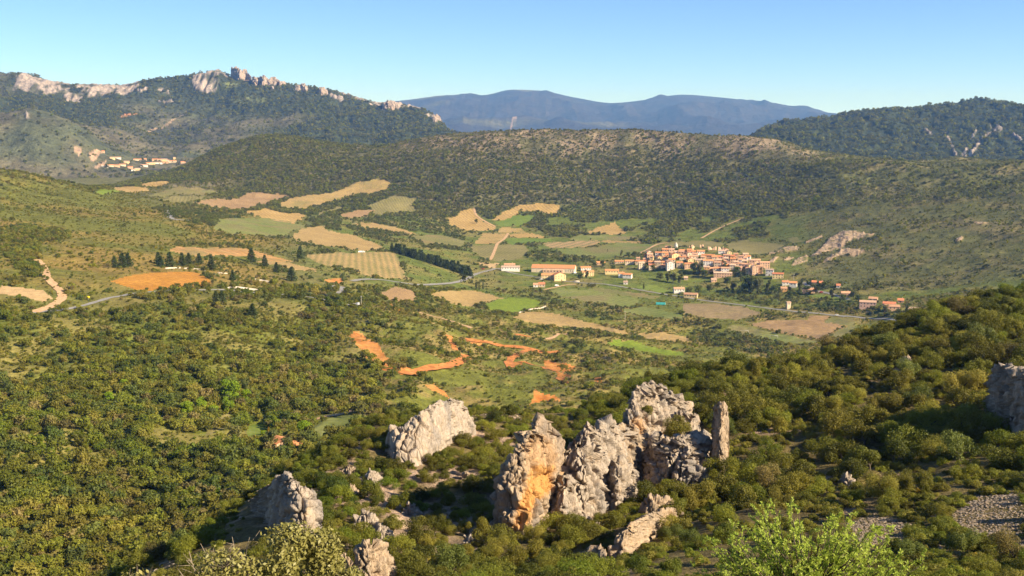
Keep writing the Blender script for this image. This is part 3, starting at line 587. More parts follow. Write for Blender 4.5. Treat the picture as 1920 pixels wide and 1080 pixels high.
def cells(mask, name, mat, cols=True):
    r, c = np.nonzero(mask)
    if len(r) == 0: return None
    q = np.stack([IDX[r, c], IDX[r, c+1], IDX[r+1, c+1], IDX[r+1, c]], 1)
    u, inv = np.unique(q.ravel(), return_inverse=True)
    V = np.stack([XX.ravel()[u], YY.ravel()[u], ZZ.ravel()[u]], 1)
    me = mesh_from(name, V, inv.reshape(-1, 4))
    if cols: set_col(me, GC.reshape(-1, 3)[u])
    me.materials.append(mat)
    return me
rowlp = clp[:, 0]
def band_cells(a, b): return ((clp >= a) & (clp < b) & (OWN < 0))
TERR = [('near_hillside', 0, 6, 'near_ground'), ('valley_hillside', 6, 16.4, 'mid_ground'), ('wooded_ridge', 16.4, 20, 'ridge_ground'), ('rocky_hills', 20, 26, 'far_ground'), ('blue_mountains', 26, 31, 'mountain')]
TLAB = ['stony foreground hillside covered with garrigue', 'green and olive valley sides and floor', 'long wooded ridge across the middle distance', 'far hills with pale limestone cliffs', 'blue mountains along the horizon']
for (nm, a, b, mt), lb in zip(TERR, TLAB):
    add(nm, cells(band_cells(a, b), nm, M[mt]), kind='structure', label=lb)
for i, (nm, ty, poly, lab) in enumerate(FIELDS):
    me = cells(OWN == i, nm, FT[ty], False)
    if me: add(nm, me, kind='structure', label=lab)

# ------------------------------------------------------------------ roads and tracks (draped ribbons)
def ribbon(name, pts, width, mat, label, rmin=330, lift=0.35, rmax=3000):
    P = [unproject(px, py, rmin, rmax) for px, py in pts]
    # smooth resample (Catmull-Rom) in plan
    Q = []
    for i in range(len(P)-1):
        p0 = P[max(i-1, 0)]; p1 = P[i]; p2 = P[i+1]; p3 = P[min(i+2, len(P)-1)]
        n = max(2, int((p2-p1).length/4))
        for k in range(n):
            t = k/n
            Q.append(0.5*((2*p1)+(p2-p0)*t+(2*p0-5*p1+4*p2-p3)*t*t+(3*p1-p0-3*p2+p3)*t**3))
    Q.append(P[-1]); V = []; 
    for i, q in enumerate(Q):
        d = (Q[min(i+1, len(Q)-1)]-Q[max(i-1, 0)]); d.z = 0
        if d.length < 1e-6: d = Vector((1, 0, 0))
        d.normalize(); nrm = Vector((-d.y, d.x, 0)); ww = width/2*(1+0.12*math.sin(i*1.7)+0.08*math.sin(i*0.61))
        hs = [height(q.x+nrm.x*ww*s, q.y+nrm.y*ww*s) for s in (-1, 0, 1)]
        for s, h in zip((-1, 0, 1), hs):
            V.append((q.x+nrm.x*ww*s, q.y+nrm.y*ww*s, max(h, hs[1]-0.4)+lift))
    Fq = []
    for i in range(len(Q)-1):
        for s in (0, 1): Fq.append((3*i+s, 3*i+s+3, 3*i+s+4, 3*i+s+1))
    me = mesh_from(name, V, Fq); me.materials.append(mat)
    return add(name, me, kind='structure', label=label)
ROADS = [
 ('road', [(1280, 557), (1330, 565), (1390, 572), (1453, 580), (1513, 586), (1570, 592), (1630, 597), (1680, 601), (1760, 608)], 4.6, 'asphalt', 'straight grey road below the hill village'),
 ('road', c5([(850, 318), (880, 312), (960, 336), (1080, 356), (1250, 381), (1370, 393), (1450, 396), (1560, 411), (1700, 436), (1800, 453), (1920, 471)]), 4.8, 'asphalt', 'grey road running from winery to village houses'),
 ('road', c5([(60, 382), (130, 373), (230, 376), (330, 391), (430, 403), (560, 399), (640, 391), (700, 372), (742, 350), (780, 335), (850, 318)]), 5.5, 'asphalt', 'grey road curling past the conifer plantation'),
 ('road', c4([(190, 562), (250, 552), (360, 543), (440, 528), (500, 512), (600, 482), (700, 463), (780, 450), (900, 440), (1040, 433), (1200, 432), (1280, 433), (1400, 446), (1500, 453), (1640, 463), (1760, 476), (1890, 502)]), 3.6, 'asphalt', 'grey road crossing the left hillside below the orange field'),
 ('road', c5([(0, 505), (50, 517), (115, 515)]), 9, 'asphalt', 'grey roadside lay-by with the transformer pole'),
 ('road', c4([(1865, 415), (1900, 412), (1925, 418), (1925, 440), (1890, 450)]), 6, 'asphalt', 'grey hairpin bend above the near slope'),
 ('road', c1([(945, 885), (950, 905), (962, 928), (985, 936), (1060, 938)]), 8, 'asphalt', 'far grey road bend on the left hillside'),
 ('dirt_track', c4([(205, 262), (230, 285), (250, 310), (265, 360), (300, 400), (335, 435), (352, 470), (325, 500), (265, 535), (190, 558)]), 6, 'dirt', 'pale dirt track curving down the left hillside'),
 ('dirt_track', c5([(340, 905), (440, 892), (530, 872), (600, 862), (655, 842), (685, 822), (703, 808), (680, 800)]), 7.5, 'red_dirt', 'orange track curving up from the eroded cliff'),
 ('dirt_track', c5([(700, 712), (780, 722), (850, 736), (980, 752), (1080, 771), (1150, 785), (1225, 780)]), 6, 'red_dirt', 'long orange track across the central slope'),
 ('dirt_track', c5([(960, 870), (940, 838), (962, 808), (1010, 785), (1080, 772)]), 6, 'red_dirt', 'orange track looping down from the long one'),
 ('dirt_track', c5([(603, 690), (618, 720), (640, 772)]), 4.5, 'red_dirt', 'short steep orange track'),
 ('dirt_track', c5([(440, 560), (560, 592), (660, 622), (735, 646)]), 3.5, 'dirt', 'pale track slanting across the slope below the road'),
 ('dirt_track', c5([(1140, 706), (1200, 695), (1275, 678)]), 3.5, 'dirt', 'short pale track below the long tan field'),
 ('dirt_track', c5([(980, 684), (1060, 697)]), 4, 'red_dirt', 'short orange ledge under the dark bushes'),
 ('dirt_track', c5([(1000, 835), (1080, 855), (1150, 875), (1215, 890)]), 3.5, 'red_dirt', 'orange ledge joining the bank and the looping track'),
 ('dirt_track', c5([(1215, 925), (1250, 940), (1262, 960)]), 4, 'red_dirt', 'short orange path end below the ledge'),
 ('dirt_track', c5([(938, 112), (915, 145), (880, 170), (868, 195), (850, 240), (838, 262)]), 5, 'dirt', 'straight pale farm track between the olive vineyards'),
 ('dirt_track', c2([(745, 870), (760, 910), (800, 940), (868, 975)]), 4, 'dirt', 'pale track edging the lone tree field'),
 ('dirt_track', c3([(105, 800), (165, 765), (205, 745), (260, 720), (345, 685)]), 4.5, 'dirt', 'pale path climbing the hillside above the village'),
 ('dirt_track', c5([(1140, 430), (1200, 418), (1260, 405), (1320, 400)]), 3.5, 'dirt', 'pale lane beside the parked white van'),
 ('dirt_track', crop(1140, 440, 5.647, [(340, 195), (430, 150), (520, 105), (640, 85)]), 5, 'dirt', 'pale lane climbing behind the village meadow'),
 ('dirt_track', [(580, 815), (560, 806), (556, 822)], 3, 'dirt', 'twin-rut drive beside the cottage garden'),
 ('dirt_track', [(582, 792), (605, 782), (640, 777), (660, 772), (650, 762)], 3, 'dirt', 'pale track above the cottage meadow'),
 ('road', crop(1400, 490, 5.647, [(600, 225), (650, 260), (700, 300), (790, 325), (870, 340), (960, 365), (1090, 405)]), 5, 'asphalt', 'grey lane past the houses east of the village'),
 ('dirt_track', c1([(1530, 938), (1600, 950), (1660, 955)]), 5, 'dirt', 'pale farm track between the left meadow and golden field'),
]
roadmask = np.zeros(cx.shape, bool)
for nm, pts, wd, mt, lab in ROADS:
    ribbon(nm, pts, wd, M[mt], lab, rmin=380 if pts[0][1] < 760 else 400)
    roadmask |= (distline(cx, cyy, pts) < (2.2 if mt == 'asphalt' else 3.2)) & (clp > 6.3) & (clp < 19)

# ------------------------------------------------------------------ foliage meshes
def leaf_cloud(lobes, n, size, rng, aspect=1.0, up=0.25, inner=0.55, tri=False, jit=0.75):
    L = np.array(lobes); wgt = L[:, 3]**2; wgt = wgt/wgt.sum()
    k = rng.choice(len(L), n, p=wgt)
    d = rng.normal(size=(n, 3)); d[:, 2] = d[:, 2]*0.9+up*0.6; d /= np.linalg.norm(d, axis=1)[:, None]
    rad = L[k, 3]*(inner+(1-inner)*rng.random(n)**0.5)*(1+0.12*rng.normal(size=n))
    c = L[k, :3] + d*rad[:, None]*np.array([1, 1, 0.85])
    nr = d + jit*rng.normal(size=(n, 3)); nr /= np.linalg.norm(nr, axis=1)[:, None]
    a = np.cross(nr, rng.normal(size=(n, 3))); a /= np.linalg.norm(a, axis=1)[:, None]+1e-9
    b = np.cross(nr, a)
    s = size*(0.6+0.8*rng.random(n))[:, None]
    if tri:
        V = np.stack([c+a*s*aspect, c-a*s*0.5*aspect+b*s*0.8, c-a*s*0.5*aspect-b*s*0.8], 1).reshape(-1, 3)
        return V, np.arange(3*n).reshape(-1, 3)
    V = np.stack([c+a*s*aspect, c+b*s*0.62, c-a*s*aspect, c-b*s*0.62], 1).reshape(-1, 3)
    return V, np.arange(4*n).reshape(-1, 4)
def oak_lobes(rng, n, flat=0.95, h=1.1):
    out = [(0.1*rng.normal(), 0.1*rng.normal(), 0.66*h, 0.42)]
    for i in range(n):
        a = rng.random()*6.283; r = 0.28+0.52*rng.random(); z = 0.22+0.82*rng.random()*h*(1.15-0.5*r)
        out.append((r*math.cos(a), r*math.sin(a), z*flat, 0.17+0.22*rng.random()))
    return out
def conifer_cloud(n, size, rng, wid=0.34, tiers=9, h=1.0):
    z = rng.random(n)**1.15; tier = np.floor(z*tiers)/tiers; zz = 0.6*z+0.4*tier
    a = rng.random(n)*6.283; lob = 0.75+0.25*np.cos(a*5+tier*23)
    r = wid*(1-zz)**0.85*np.sqrt(rng.random(n))*lob+0.01
    c = np.stack([r*np.cos(a), r*np.sin(a), (0.08+0.92*zz)*h-0.25*r], 1)
    d = np.stack([np.cos(a), np.sin(a), -0.15+0.5*rng.random(n)], 1)+0.5*rng.normal(size=(n, 3)); d /= np.linalg.norm(d, axis=1)[:, None]
    nr = np.cross(d, rng.normal(size=(n, 3))); nr[:, 2] = np.abs(nr[:, 2])+0.2; nr /= np.linalg.norm(nr, axis=1)[:, None]
    b = np.cross(nr, d); s = size*(0.6+0.8*rng.random(n))[:, None]
    V = np.stack([c+d*s*1.2, c+b*s*0.5, c-d*s*0.8, c-b*s*0.5], 1).reshape(-1, 3)
    return V, np.arange(4*n).reshape(-1, 4)
def tubes(segs, sides=6):
    V = []; Fq = []
    for p, q, r0, r1 in segs:
        p = Vector(p); q = Vector(q); d = (q-p).normalized(); a = d.orthogonal().normalized(); b = d.cross(a); o = len(V)
        for k in range(sides):
            t = k*6.28318/sides; V.append(p+(a*math.cos(t)+b*math.sin(t))*r0)
        for k in range(sides):
            t = k*6.28318/sides; V.append(q+(a*math.cos(t)+b*math.sin(t))*r1)
        for k in range(sides): Fq.append((o+k, o+(k+1) % sides, o+sides+(k+1) % sides, o+sides+k))
    return np.array([tuple(v) for v in V]), np.array(Fq)
def make_mesh(name, VF, mat, smooth=False):
    me = mesh_from(name, VF[0], VF[1], smooth); me.materials.append(mat); return me
def oak_trunk(lobes, rng):
    segs = [((0, 0, -0.35), (0.03, 0.02, 0.28), 0.07, 0.05)]
    for l in lobes[1:6]: segs.append(((0.03, 0.02, 0.26), (l[0]*0.8, l[1]*0.8, l[2]), 0.04, 0.012))
    return tubes(segs, 6)
rg = np.random.default_rng(5)
NEAR_OAK = []      # (crown mesh, trunk mesh) unit radius about 0.8, height about 1.2
for i in range(10):
    lb = oak_lobes(rg, 8+i, 0.8+0.05*(i % 5))
    lb = [(x*(1+0.25*(i % 3)), y, z, r*(0.8+0.5*rg.random())) for x, y, z, r in lb]
    NEAR_OAK.append((make_mesh('oak_crown', leaf_cloud(lb, 5600, 0.030, rg, 1.25, inner=0.6, jit=0.6), M[['leaf_oak', 'leaf_wood', 'leaf_oak', 'leaf_scrub', 'leaf_oak', 'leaf_wood', 'leaf_oak', 'leaf_green', 'leaf_grey', 'leaf_oak'][i]]), make_mesh('oak_trunk', oak_trunk(lb, rg), M['bark'], True)))
SHRUBH = [make_mesh('shrub_crown', leaf_cloud(oak_lobes(rg, 8, 0.7, 0.8), 1500, 0.05, rg, 1.3, inner=0.65, jit=0.5), M[m]) for m in ('leaf_oak', 'leaf_scrub', 'leaf_scrub', 'leaf_wood')]
STEMS = [make_mesh('shrub_stem', tubes([((0, 0, -0.3), (rg.normal()*.3, rg.normal()*.3, 0.45), 0.03, 0.01) for k in range(5)], 5), M['bark'], True) for i in range(2)]
def lib(name, meshes):
    c = bpy.data.collections.new(name)
    for i, me in enumerate(meshes):
        o = bpy.data.objects.new('%s_%02d' % (name, i), me); c.objects.link(o)
    return c
def midset(mat, n=4, cnt=520, size=0.095):
    return [make_mesh('bush', leaf_cloud(oak_lobes(rg, 7), cnt, size, rg, 1.1, inner=0.72, jit=0.55), M[mat]) for _ in range(n)]
def farset(mat, n=4, cnt=130, size=0.18):
    return [make_mesh('bush', leaf_cloud(oak_lobes(rg, 5), cnt, size, rg, 1.0, inner=0.75, jit=0.45), M[mat]) for _ in range(n)]
LIBS = {
 'wood': lib('wood_bushes', midset('leaf_wood', 5)+midset('leaf_oak', 3)+midset('leaf_green', 2)+midset('leaf_scrub', 3)+midset('leaf_grey', 1)),
 'scrub': lib('scrub_bushes', midset('leaf_scrub', 5, 300, 0.13)+midset('leaf_green', 1, 300, 0.13)+midset('leaf_wood', 2, 300, 0.13)),
 'nearscrub': lib('near_scrub_bushes', SHRUBH),
 'far': lib('far_bushes', farset('leaf_dark', 5)+farset('leaf_wood', 2)),
 'farscrub': lib('far_scrub_bushes', farset('leaf_scrub', 3)+farset('leaf_dark', 1)+farset('leaf_green', 1)),
 'hedge': lib('hedge_bushes', farset('leaf_dark', 3, 200, 0.15)+farset('leaf_green', 2, 200, 0.15)),
 'broom': lib('broom_bushes', midset('leaf_broom', 2, 240, 0.12)),
}
# ------------------------------------------------------------------ scatter as stuff (uncountable cover)
def gn_group():
    g = bpy.data.node_groups.new('cover', 'GeometryNodeTree')
    g.interface.new_socket('Geometry', in_out='INPUT', socket_type='NodeSocketGeometry')
    g.interface.new_socket('Library', in_out='INPUT', socket_type='NodeSocketCollection')
    g.interface.new_socket('Geometry', in_out='OUTPUT', socket_type='NodeSocketGeometry')
    n = g.nodes; gi = n.new('NodeGroupInput'); go = n.new('NodeGroupOutput')
    ci = n.new('GeometryNodeCollectionInfo'); ci.inputs['Separate Children'].default_value = True; ci.inputs['Reset Children'].default_value = True
    g.links.new(gi.outputs['Library'], ci.inputs[0])
    io = n.new('GeometryNodeInstanceOnPoints'); io.inputs['Pick Instance'].default_value = True
    def at(nm, ty):
        a = n.new('GeometryNodeInputNamedAttribute'); a.data_type = ty; a.inputs[0].default_value = nm; return a.outputs[0]
    g.links.new(gi.outputs['Geometry'], io.inputs['Points']); g.links.new(ci.outputs[0], io.inputs['Instance'])
    g.links.new(at('idx', 'INT'), io.inputs['Instance Index'])
    er = n.new('FunctionNodeEulerToRotation'); g.links.new(at('rot', 'FLOAT_VECTOR'), er.inputs[0]); g.links.new(er.outputs[0], io.inputs['Rotation'])
    g.links.new(at('scl', 'FLOAT_VECTOR'), io.inputs['Scale'])
    g.links.new(io.outputs[0], go.inputs[0])
    return g
GN = gn_group()
def scatter(name, P, R, Hs, libname, label, rng, weights=None):
    n = len(P)
    if n == 0: return
    me = bpy.data.meshes.new(name); me.vertices.add(n); me.vertices.foreach_set('co', np.ascontiguousarray(P, np.float32).ravel())
    k = len(LIBS[libname].objects)
    a = me.attributes.new('idx', 'INT', 'POINT'); a.data.foreach_set('value', rng.choice(k, n, p=weights).astype(np.int32))
    a = me.attributes.new('rot', 'FLOAT_VECTOR', 'POINT'); rt = np.zeros((n, 3), np.float32); rt[:, 2] = rng.random(n)*6.283; rt[:, :2] = rng.normal(size=(n, 2))*0.08; a.data.foreach_set('vector', rt.ravel())
    a = me.attributes.new('scl', 'FLOAT_VECTOR', 'POINT'); s = np.stack([R, R, Hs], 1).astype(np.float32); a.data.foreach_set('vector', s.ravel())
    o = add(name, me, kind='stuff', label=label)
    md = o.modifiers.new('cover', 'NODES'); md.node_group = GN
    for it in GN.interface.items_tree:
        if it.name == 'Library': md[it.identifier] = LIBS[libname]
    return o
A0 = np.hypot(XX[:-1, 1:]-XX[:-1, :-1], YY[:-1, 1:]-YY[:-1, :-1]); B0 = RR[1:, :-1]-RR[:-1, :-1]
AREA = A0*B0
ccx = (XX[:-1, :-1]+XX[1:, 1:])/2; ccy = (YY[:-1, :-1]+YY[1:, 1:])/2
def cn(a): return (a[:-1, :-1]+a[1:, 1:])/2
c_mid, c_big, c_sm = cn(n_mid), cn(n_big), cn(n_sm)
free = (OWN < 0) & ~roadmask
hz = cn(TE)-cn(HZ)
seen = (hz > -0.02) & (np.abs(cn(np.repeat(AZD[None, :], NR, 0))) < 33)
def pick(wgt, n, rng):
    w_ = (wgt*AREA).ravel(); s = w_.sum()
    if s <= 0: return np.zeros((0, 3)), np.zeros(0, int)
    k = rng.choice(w_.size, n, p=w_/s); r, c = np.divmod(k, NC-1)
    u = rng.random(n); v = rng.random(n)
    def bl(A): return A[r, c]*(1-u)*(1-v)+A[r, c+1]*u*(1-v)+A[r+1, c]*(1-u)*v+A[r+1, c+1]*u*v
    return np.stack([bl(XX), bl(YY), bl(ZZ)], 1), k
def thin(P, R, f=0.8):
    """greedy spacing on a hash grid: drops plants that stand inside one another"""
    cell = R.max()*2*f; g = {}; keep = []
    for i in np.argsort(-R):
        x, y = P[i, 0], P[i, 1]; gx, gy = int(x//cell), int(y//cell); ok = True
        for a in (-1, 0, 1):
            for b in (-1, 0, 1):
                for j in g.get((gx+a, gy+b), ()):
                    if (P[j, 0]-x)**2+(P[j, 1]-y)**2 < ((R[i]+R[j])*f*0.5)**2*1.0: ok = False; break
                if not ok: break
            if not ok: break
        if ok: g.setdefault((gx, gy), []).append(i); keep.append(i)
    return np.array(keep, int)

# ------------------------------------------------------------------ limestone crags
def worley(P, s=0):
    ip = np.floor(P); d1 = np.full(len(P), 9.0); d2 = np.full(len(P), 9.0); idv = np.zeros(len(P)); tl = np.zeros(len(P))
    for a in (-1, 0, 1):
        for b in (-1, 0, 1):
            for c in (-1, 0, 1):
                q = ip+np.array([a, b, c])
                o = np.stack([_h(q[:, 0], q[:, 1], q[:, 2], s+k) for k in (1, 2, 3)], 1)
                d = np.linalg.norm(q+o-P, axis=1); cid = _h(q[:, 0], q[:, 1], q[:, 2], s+9)
                gv = np.stack([_h(q[:, 0], q[:, 1], q[:, 2], s+20+k)-0.5 for k in (0, 1, 2)], 1); pl = ((P-q-o)*gv).sum(1)
                m1 = d < d1; d2 = np.where(m1, d1, np.minimum(d2, d)); idv = np.where(m1, cid, idv); tl = np.where(m1, pl, tl); d1 = np.where(m1, d, d1)
    return d1, d2, idv, tl
CRAGBOX = []
def crag(name, top, base, thick, label, lean=0.25, rmin=60, rmax=260, mat='rock', stain=None, amp=1.0, blk=2.2, ns=210, nv=150, seed=0, sink=3.0, twist=0.0, cat='rock', group=None, back=0.0, cliffpow=0.55):
    """a free-standing blade of rock: crest line 'top', foot line 'base' (photograph pixels); its foot stands on the ground"""
    tp = np.array(top, float); bp = np.array(base, float)
    s = np.linspace(0, 1, ns)
    xb = bp[0, 0]+(bp[-1, 0]-bp[0, 0])*s; yb = np.interp(xb, bp[:, 0], bp[:, 1])
    xt = tp[0, 0]+(tp[-1, 0]-tp[0, 0])*s; yt = np.interp(xt, tp[:, 0], tp[:, 1])
    B = []; r_ = []
    for x, y in zip(xb, yb):
        p = unproject(x, y, rmin, rmax); r_.append(math.hypot(p.x, p.y))
    r_ = np.convolve(np.pad(r_, 12, 'edge'), np.ones(25)/25, 'valid')
    r_ = r_ + twist*(s-0.5)
    G = []
    for i in range(ns):
        az, t = ray(xb[i], yb[i]); B.append((r_[i]*math.sin(az), r_[i]*math.cos(az), CAMZ+r_[i]*t))
        az, t = ray(xt[i], yt[i]); rt = r_[i]+lean*thick+back; G.append((rt*math.sin(az), rt*math.cos(az), CAMZ+rt*t))
    B = np.array(B); G = np.array(G); B[:, 2] -= sink
    if blk >= 1.2 and blk < 5 and seed not in (1, 9):
        tt = s*(abs(xt[-1]-xt[0])/14.0)+seed*3.3; G[:, 2] += blk*0.42*(fbm(tt, tt*0, None, 3, seed+70, True)-0.1)*np.sin(np.pi*s)**0.3
    hgt = np.maximum(G[:, 2]-B[:, 2], 0.4); hmax = hgt.max()
    prof = np.sqrt(np.clip(1-(2*s-1)**4, 0.02, 1))
    view = B.copy(); view[:, 2] = 0; view /= np.linalg.norm(view, axis=1)[:, None]
    rings = []
    nb = nv//2
    for k in range(nv+1):
        if k <= nb:     # front, foot to crest
            v = k/nb; fz = v; off = lean*thick*(v**1.5) - (1-v)*0.12*thick - thick*0.42*prof*(1-v**6)
            p = B*(1-v)+G*v
            h_ = np.array([p[:, 0]-view[:, 0]*0, p[:, 1], p[:, 2]]).T
            q = h_ + view*((-thick*0.42*prof*(1-v**4)))[:, None]
        else:
            v = 1-(k-nb)/(nv-nb); p = B*(1-v)+G*v
            q = p + view*((thick*0.6*prof*(1-v**3)+0.02))[:, None]
        rings.append(q)
    P = np.array(rings)                       # (nv+1, ns, 3)
    Q = P.reshape(-1, 3).copy()
    # normals
    du = np.gradient(P, axis=1); dvv = np.gradient(P, axis=0); nn = np.cross(du, dvv).reshape(-1, 3)
    nn /= np.linalg.norm(nn, axis=1)[:, None]+1e-9
    if (nn[ns*5+ns//2]*view[ns//2]).sum() > 0: nn = -nn
    so = seed*31.7
    S = Q+so
    d1, d2, cid, tl1 = worley(np.stack([S[:, 0]/blk, S[:, 1]/blk, S[:, 2]/(blk*1.9)], 1), seed)
    e1, e2, eid, tl2 = worley(np.stack([S[:, 0]/(blk*0.36), S[:, 1]/(blk*0.36), S[:, 2]/(blk*0.6)], 1), seed+50)
    low = fbm(S[:, 0]/(hmax*0.35), S[:, 1]/(hmax*0.35), S[:, 2]/(hmax*0.5), 3, seed+3)
    fl = fbm(S[:, 0]/(blk*0.8), S[:, 1]/(blk*0.8), S[:, 2]/(blk*5), 4, seed+5, True)
    fine = fbm(S[:, 0]/(blk*0.35), S[:, 1]/(blk*0.35), S[:, 2]/(blk*0.5), 4, seed+6, True)
    crack = -np.exp(-((d2-d1)/0.07)**2)*0.55 - np.exp(-((e2-e1)/0.10)**2)*0.22
    disp = amp*blk*(0.6*low + 0.55*(cid-0.5) + 1.1*tl1 + 0.13*(eid-0.5) + 0.34*tl2 + 0.2*fl + 0.07*fine + crack*1.15)
    V = Q + nn*disp[:, None]
    V[:, 2] += amp*blk*0.25*fine*np.repeat(np.minimum(np.arange(nv+1)/nb, (nv-np.arange(nv+1))/(nv-nb))**2, ns)
    I = np.arange((nv+1)*ns).reshape(nv+1, ns)
    Fq = np.stack([I[:-1, :-1].ravel(), I[:-1, 1:].ravel(), I[1:, 1:].ravel(), I[1:, :-1].ravel()], 1)
    # close the ends
    me = mesh_from(name, V, Fq, True)
    st = np.zeros(len(V), np.float32)
    if stain is not None:
        qx, qy = project(V[:, 0], V[:, 1], V[:, 2])
        for poly, amt in stain:
            c_ = np.array(poly).mean(0); m_ = inpoly(qx, qy, poly)
            dd = np.full(len(V), 0.0); 
            edge = distline(qx, qy, list(poly)+[poly[0]]); sg = np.where(m_, edge, -edge)
            st = np.maximum(st, amt*sstep(-5, 9, sg+8*fine+6*fl))
    a = me.attributes.new('stain', 'FLOAT', 'POINT'); a.data.foreach_set('value', st.astype(np.float32))
    bb = bmesh.new(); bb.from_mesh(me); bmesh.ops.holes_fill(bb, edges=[e for e in bb.edges if e.is_boundary], sides=0); bmesh.ops.recalc_face_normals(bb, faces=bb.faces); bb.to_mesh(me); bb.free()
    me.materials.append(M[mat])
    ctr = B.mean(0)
    o = add(name, me, label=label, cat=cat, group=group)
    me.transform(Matrix.Translation(-Vector(ctr))); o.location = ctr
    CRAGBOX.append((B[:, :2], thick))
    return o
G3 = lambda p: crop(920, 700, 3.6, p)
crag('limestone_crag', [(716, 858), (735, 805), (760, 788), (785, 773), (815, 756), (848, 748), (866, 754), (884, 788), (893, 815)], [(716, 860), (745, 864), (790, 864), (840, 832), (892, 812)], 5.0, 'grey sloping limestone crag left of the orange-stained one, shrubs on top', lean=0.5, seed=1, blk=2.4, amp=0.4, sink=1.5)
crag('limestone_crag', [(924, 985), (936, 905), (950, 878), (972, 842), (984, 815), (1004, 800), (1018, 793), (1036, 800), (1046, 812), (1052, 832), (1058, 860)], [(918, 998), (950, 1006), (985, 1004), (1030, 985), (1062, 965)], 5.0, 'tall limestone crag with a bright orange stained face', lean=0.3, seed=2, blk=1.7, mat='rock_warm', sink=2.0,
     stain=[(G3([(270, 640), (330, 620), (410, 640), (400, 780), (300, 850), (240, 1000), (170, 1040), (190, 940), (240, 780)]), 0.95), (G3([(240, 480), (330, 420), (400, 460), (440, 560), (400, 660), (280, 700)]), 0.35)])
crag('limestone_crag', [(1046, 880), (1058, 846), (1075, 820), (1086, 806), (1100, 799), (1115, 803), (1128, 796), (1150, 800), (1170, 806), (1180, 850)], [(1040, 975), (1080, 975), (1110, 968), (1150, 945), (1190, 905)], 5.0, 'grey pitted limestone wall between the orange crag and the peak', lean=0.55, seed=3, blk=1.8, sink=2.0)
crag('limestone_crag', [(1148, 830), (1165, 785), (1180, 762), (1190, 735), (1198, 722), (1222, 719), (1238, 726), (1250, 738), (1254, 748), (1262, 741), (1276, 752), (1292, 765), (1300, 780)], [(1150, 880), (1180, 880), (1220, 862), (1260, 845), (1304, 800)], 5.0, 'highest jagged limestone peak of the crag group', lean=0.4, seed=4, blk=1.8, rmin=100, sink=2.0, back=1.0,
     stain=[(G3([(960, 320), (1030, 300), (1030, 540), (980, 540), (970, 430)]), 0.6), (G3([(1090, 420), (1180, 430), (1170, 490), (1110, 500)]), 0.6)])
crag('limestone_crag', [(1196, 862), (1215, 838), (1250, 824), (1290, 818), (1320, 812), (1336, 825)], [(1190, 905), (1230, 918), (1290, 918), (1340, 895)], 4.5, 'low shaded limestone wall between the peak and the stone pillar', lean=0.4, seed=5, blk=2.0, rmin=100, sink=1.5, back=0.8)
crag('limestone_crag', [(1120, 850), (1135, 822), (1155, 806), (1175, 800), (1195, 815), (1205, 850)], [(1118, 935), (1150, 938), (1185, 915), (1210, 890)], 4.0, 'smooth pinkish limestone slab joining the pitted wall to the peak', lean=0.6, seed=14, blk=2.4, amp=0.6, ns=150, nv=110, sink=2.0, mat='rock_warm')
crag('limestone_crag', [(1036, 930), (1046, 900), (1058, 890), (1072, 905), (1080, 930)], [(1030, 985), (1055, 990), (1085, 975)], 3.2, 'low grey rib at the foot of the orange-stained crag', lean=0.4, seed=15, blk=1.2, ns=110, nv=90, sink=1.5)
crag('limestone_crag', [(1250, 800), (1265, 775), (1285, 768), (1302, 785), (1312, 805)], [(1245, 850), (1280, 850), (1316, 830)], 3.5, 'jagged shoulder descending right from the highest peak', lean=0.3, seed=16, blk=1.2, ns=110, nv=90, rmin=100, sink=1.5)
crag('limestone_crag', [(1144, 905), (1152, 880), (1165, 868), (1180, 870), (1186, 895)], [(1140, 950), (1160, 955), (1190, 935)], 3.0, 'small grey buttress standing before the pitted wall', lean=0.4, seed=6, blk=1.3, ns=90, nv=80, sink=1.0)
crag('stone_pillar', [(1338, 800), (1341, 758), (1348, 753), (1358, 755), (1364, 764), (1366, 800)], [(1330, 896), (1346, 900), (1362, 894)], 2.4, 'slender upright pillar of pale limestone', lean=0.0, seed=7, blk=1.0, amp=0.55, ns=70, nv=140, mat='rock_warm', sink=1.0)
crag('boulder', [(1290, 790), (1297, 776), (1307, 775), (1312, 792)], [(1287, 808), (1300, 809), (1314, 804)], 1.6, 'pale squarish boulder between the peak and the pillar', lean=0.1, seed=8, blk=0.8, ns=50, nv=50, rmin=100, amp=0.7)
crag('limestone_crag', [(470, 962), (484, 935), (502, 914), (522, 897), (535, 890), (548, 900), (568, 912), (586, 924), (597, 945)], [(462, 975), (500, 1004), (545, 1006), (580, 985), (604, 960)], 4.0, 'dark shaded limestone crag on the left shoulder of the hillside', lean=0.05, seed=9, blk=1.5, amp=0.7, sink=1.5, twist=-32)
crag('limestone_crag', [(632, 1075), (640, 1048), (655, 1046), (668, 1055), (672, 1030), (690, 1018), (712, 1024), (724, 1042), (738, 1050)], [(628, 1098), (660, 1102), (700, 1102), (742, 1095)], 2.8, 'ochre limestone knob at the bottom edge, right of the near oak', lean=0.15, seed=10, blk=0.9, ns=110, nv=90, mat='rock_warm', rmin=40, amp=0.9, sink=1.0)
crag('limestone_crag', [(1150, 1030), (1158, 1005), (1178, 986), (1200, 972), (1222, 962), (1250, 955), (1275, 957)], [(1148, 1045), (1180, 1040), (1220, 1012), (1278, 980)], 2.2, 'low sunlit limestone rib below the stone pillar', lean=0.25, seed=11, blk=0.9, ns=120, nv=70, mat='rock_warm', rmin=40, amp=0.8, sink=1.0)
crag('boulder', [(1196, 955), (1208, 940), (1220, 930), (1240, 930), (1260, 938), (1272, 950)], [(1192, 972), (1230, 976), (1274, 966)], 2.0, 'cluster-topped pale boulder above the low sunlit rib', lean=0.2, seed=12, blk=0.8, ns=80, nv=60, mat='rock_warm', rmin=40, amp=0.9)
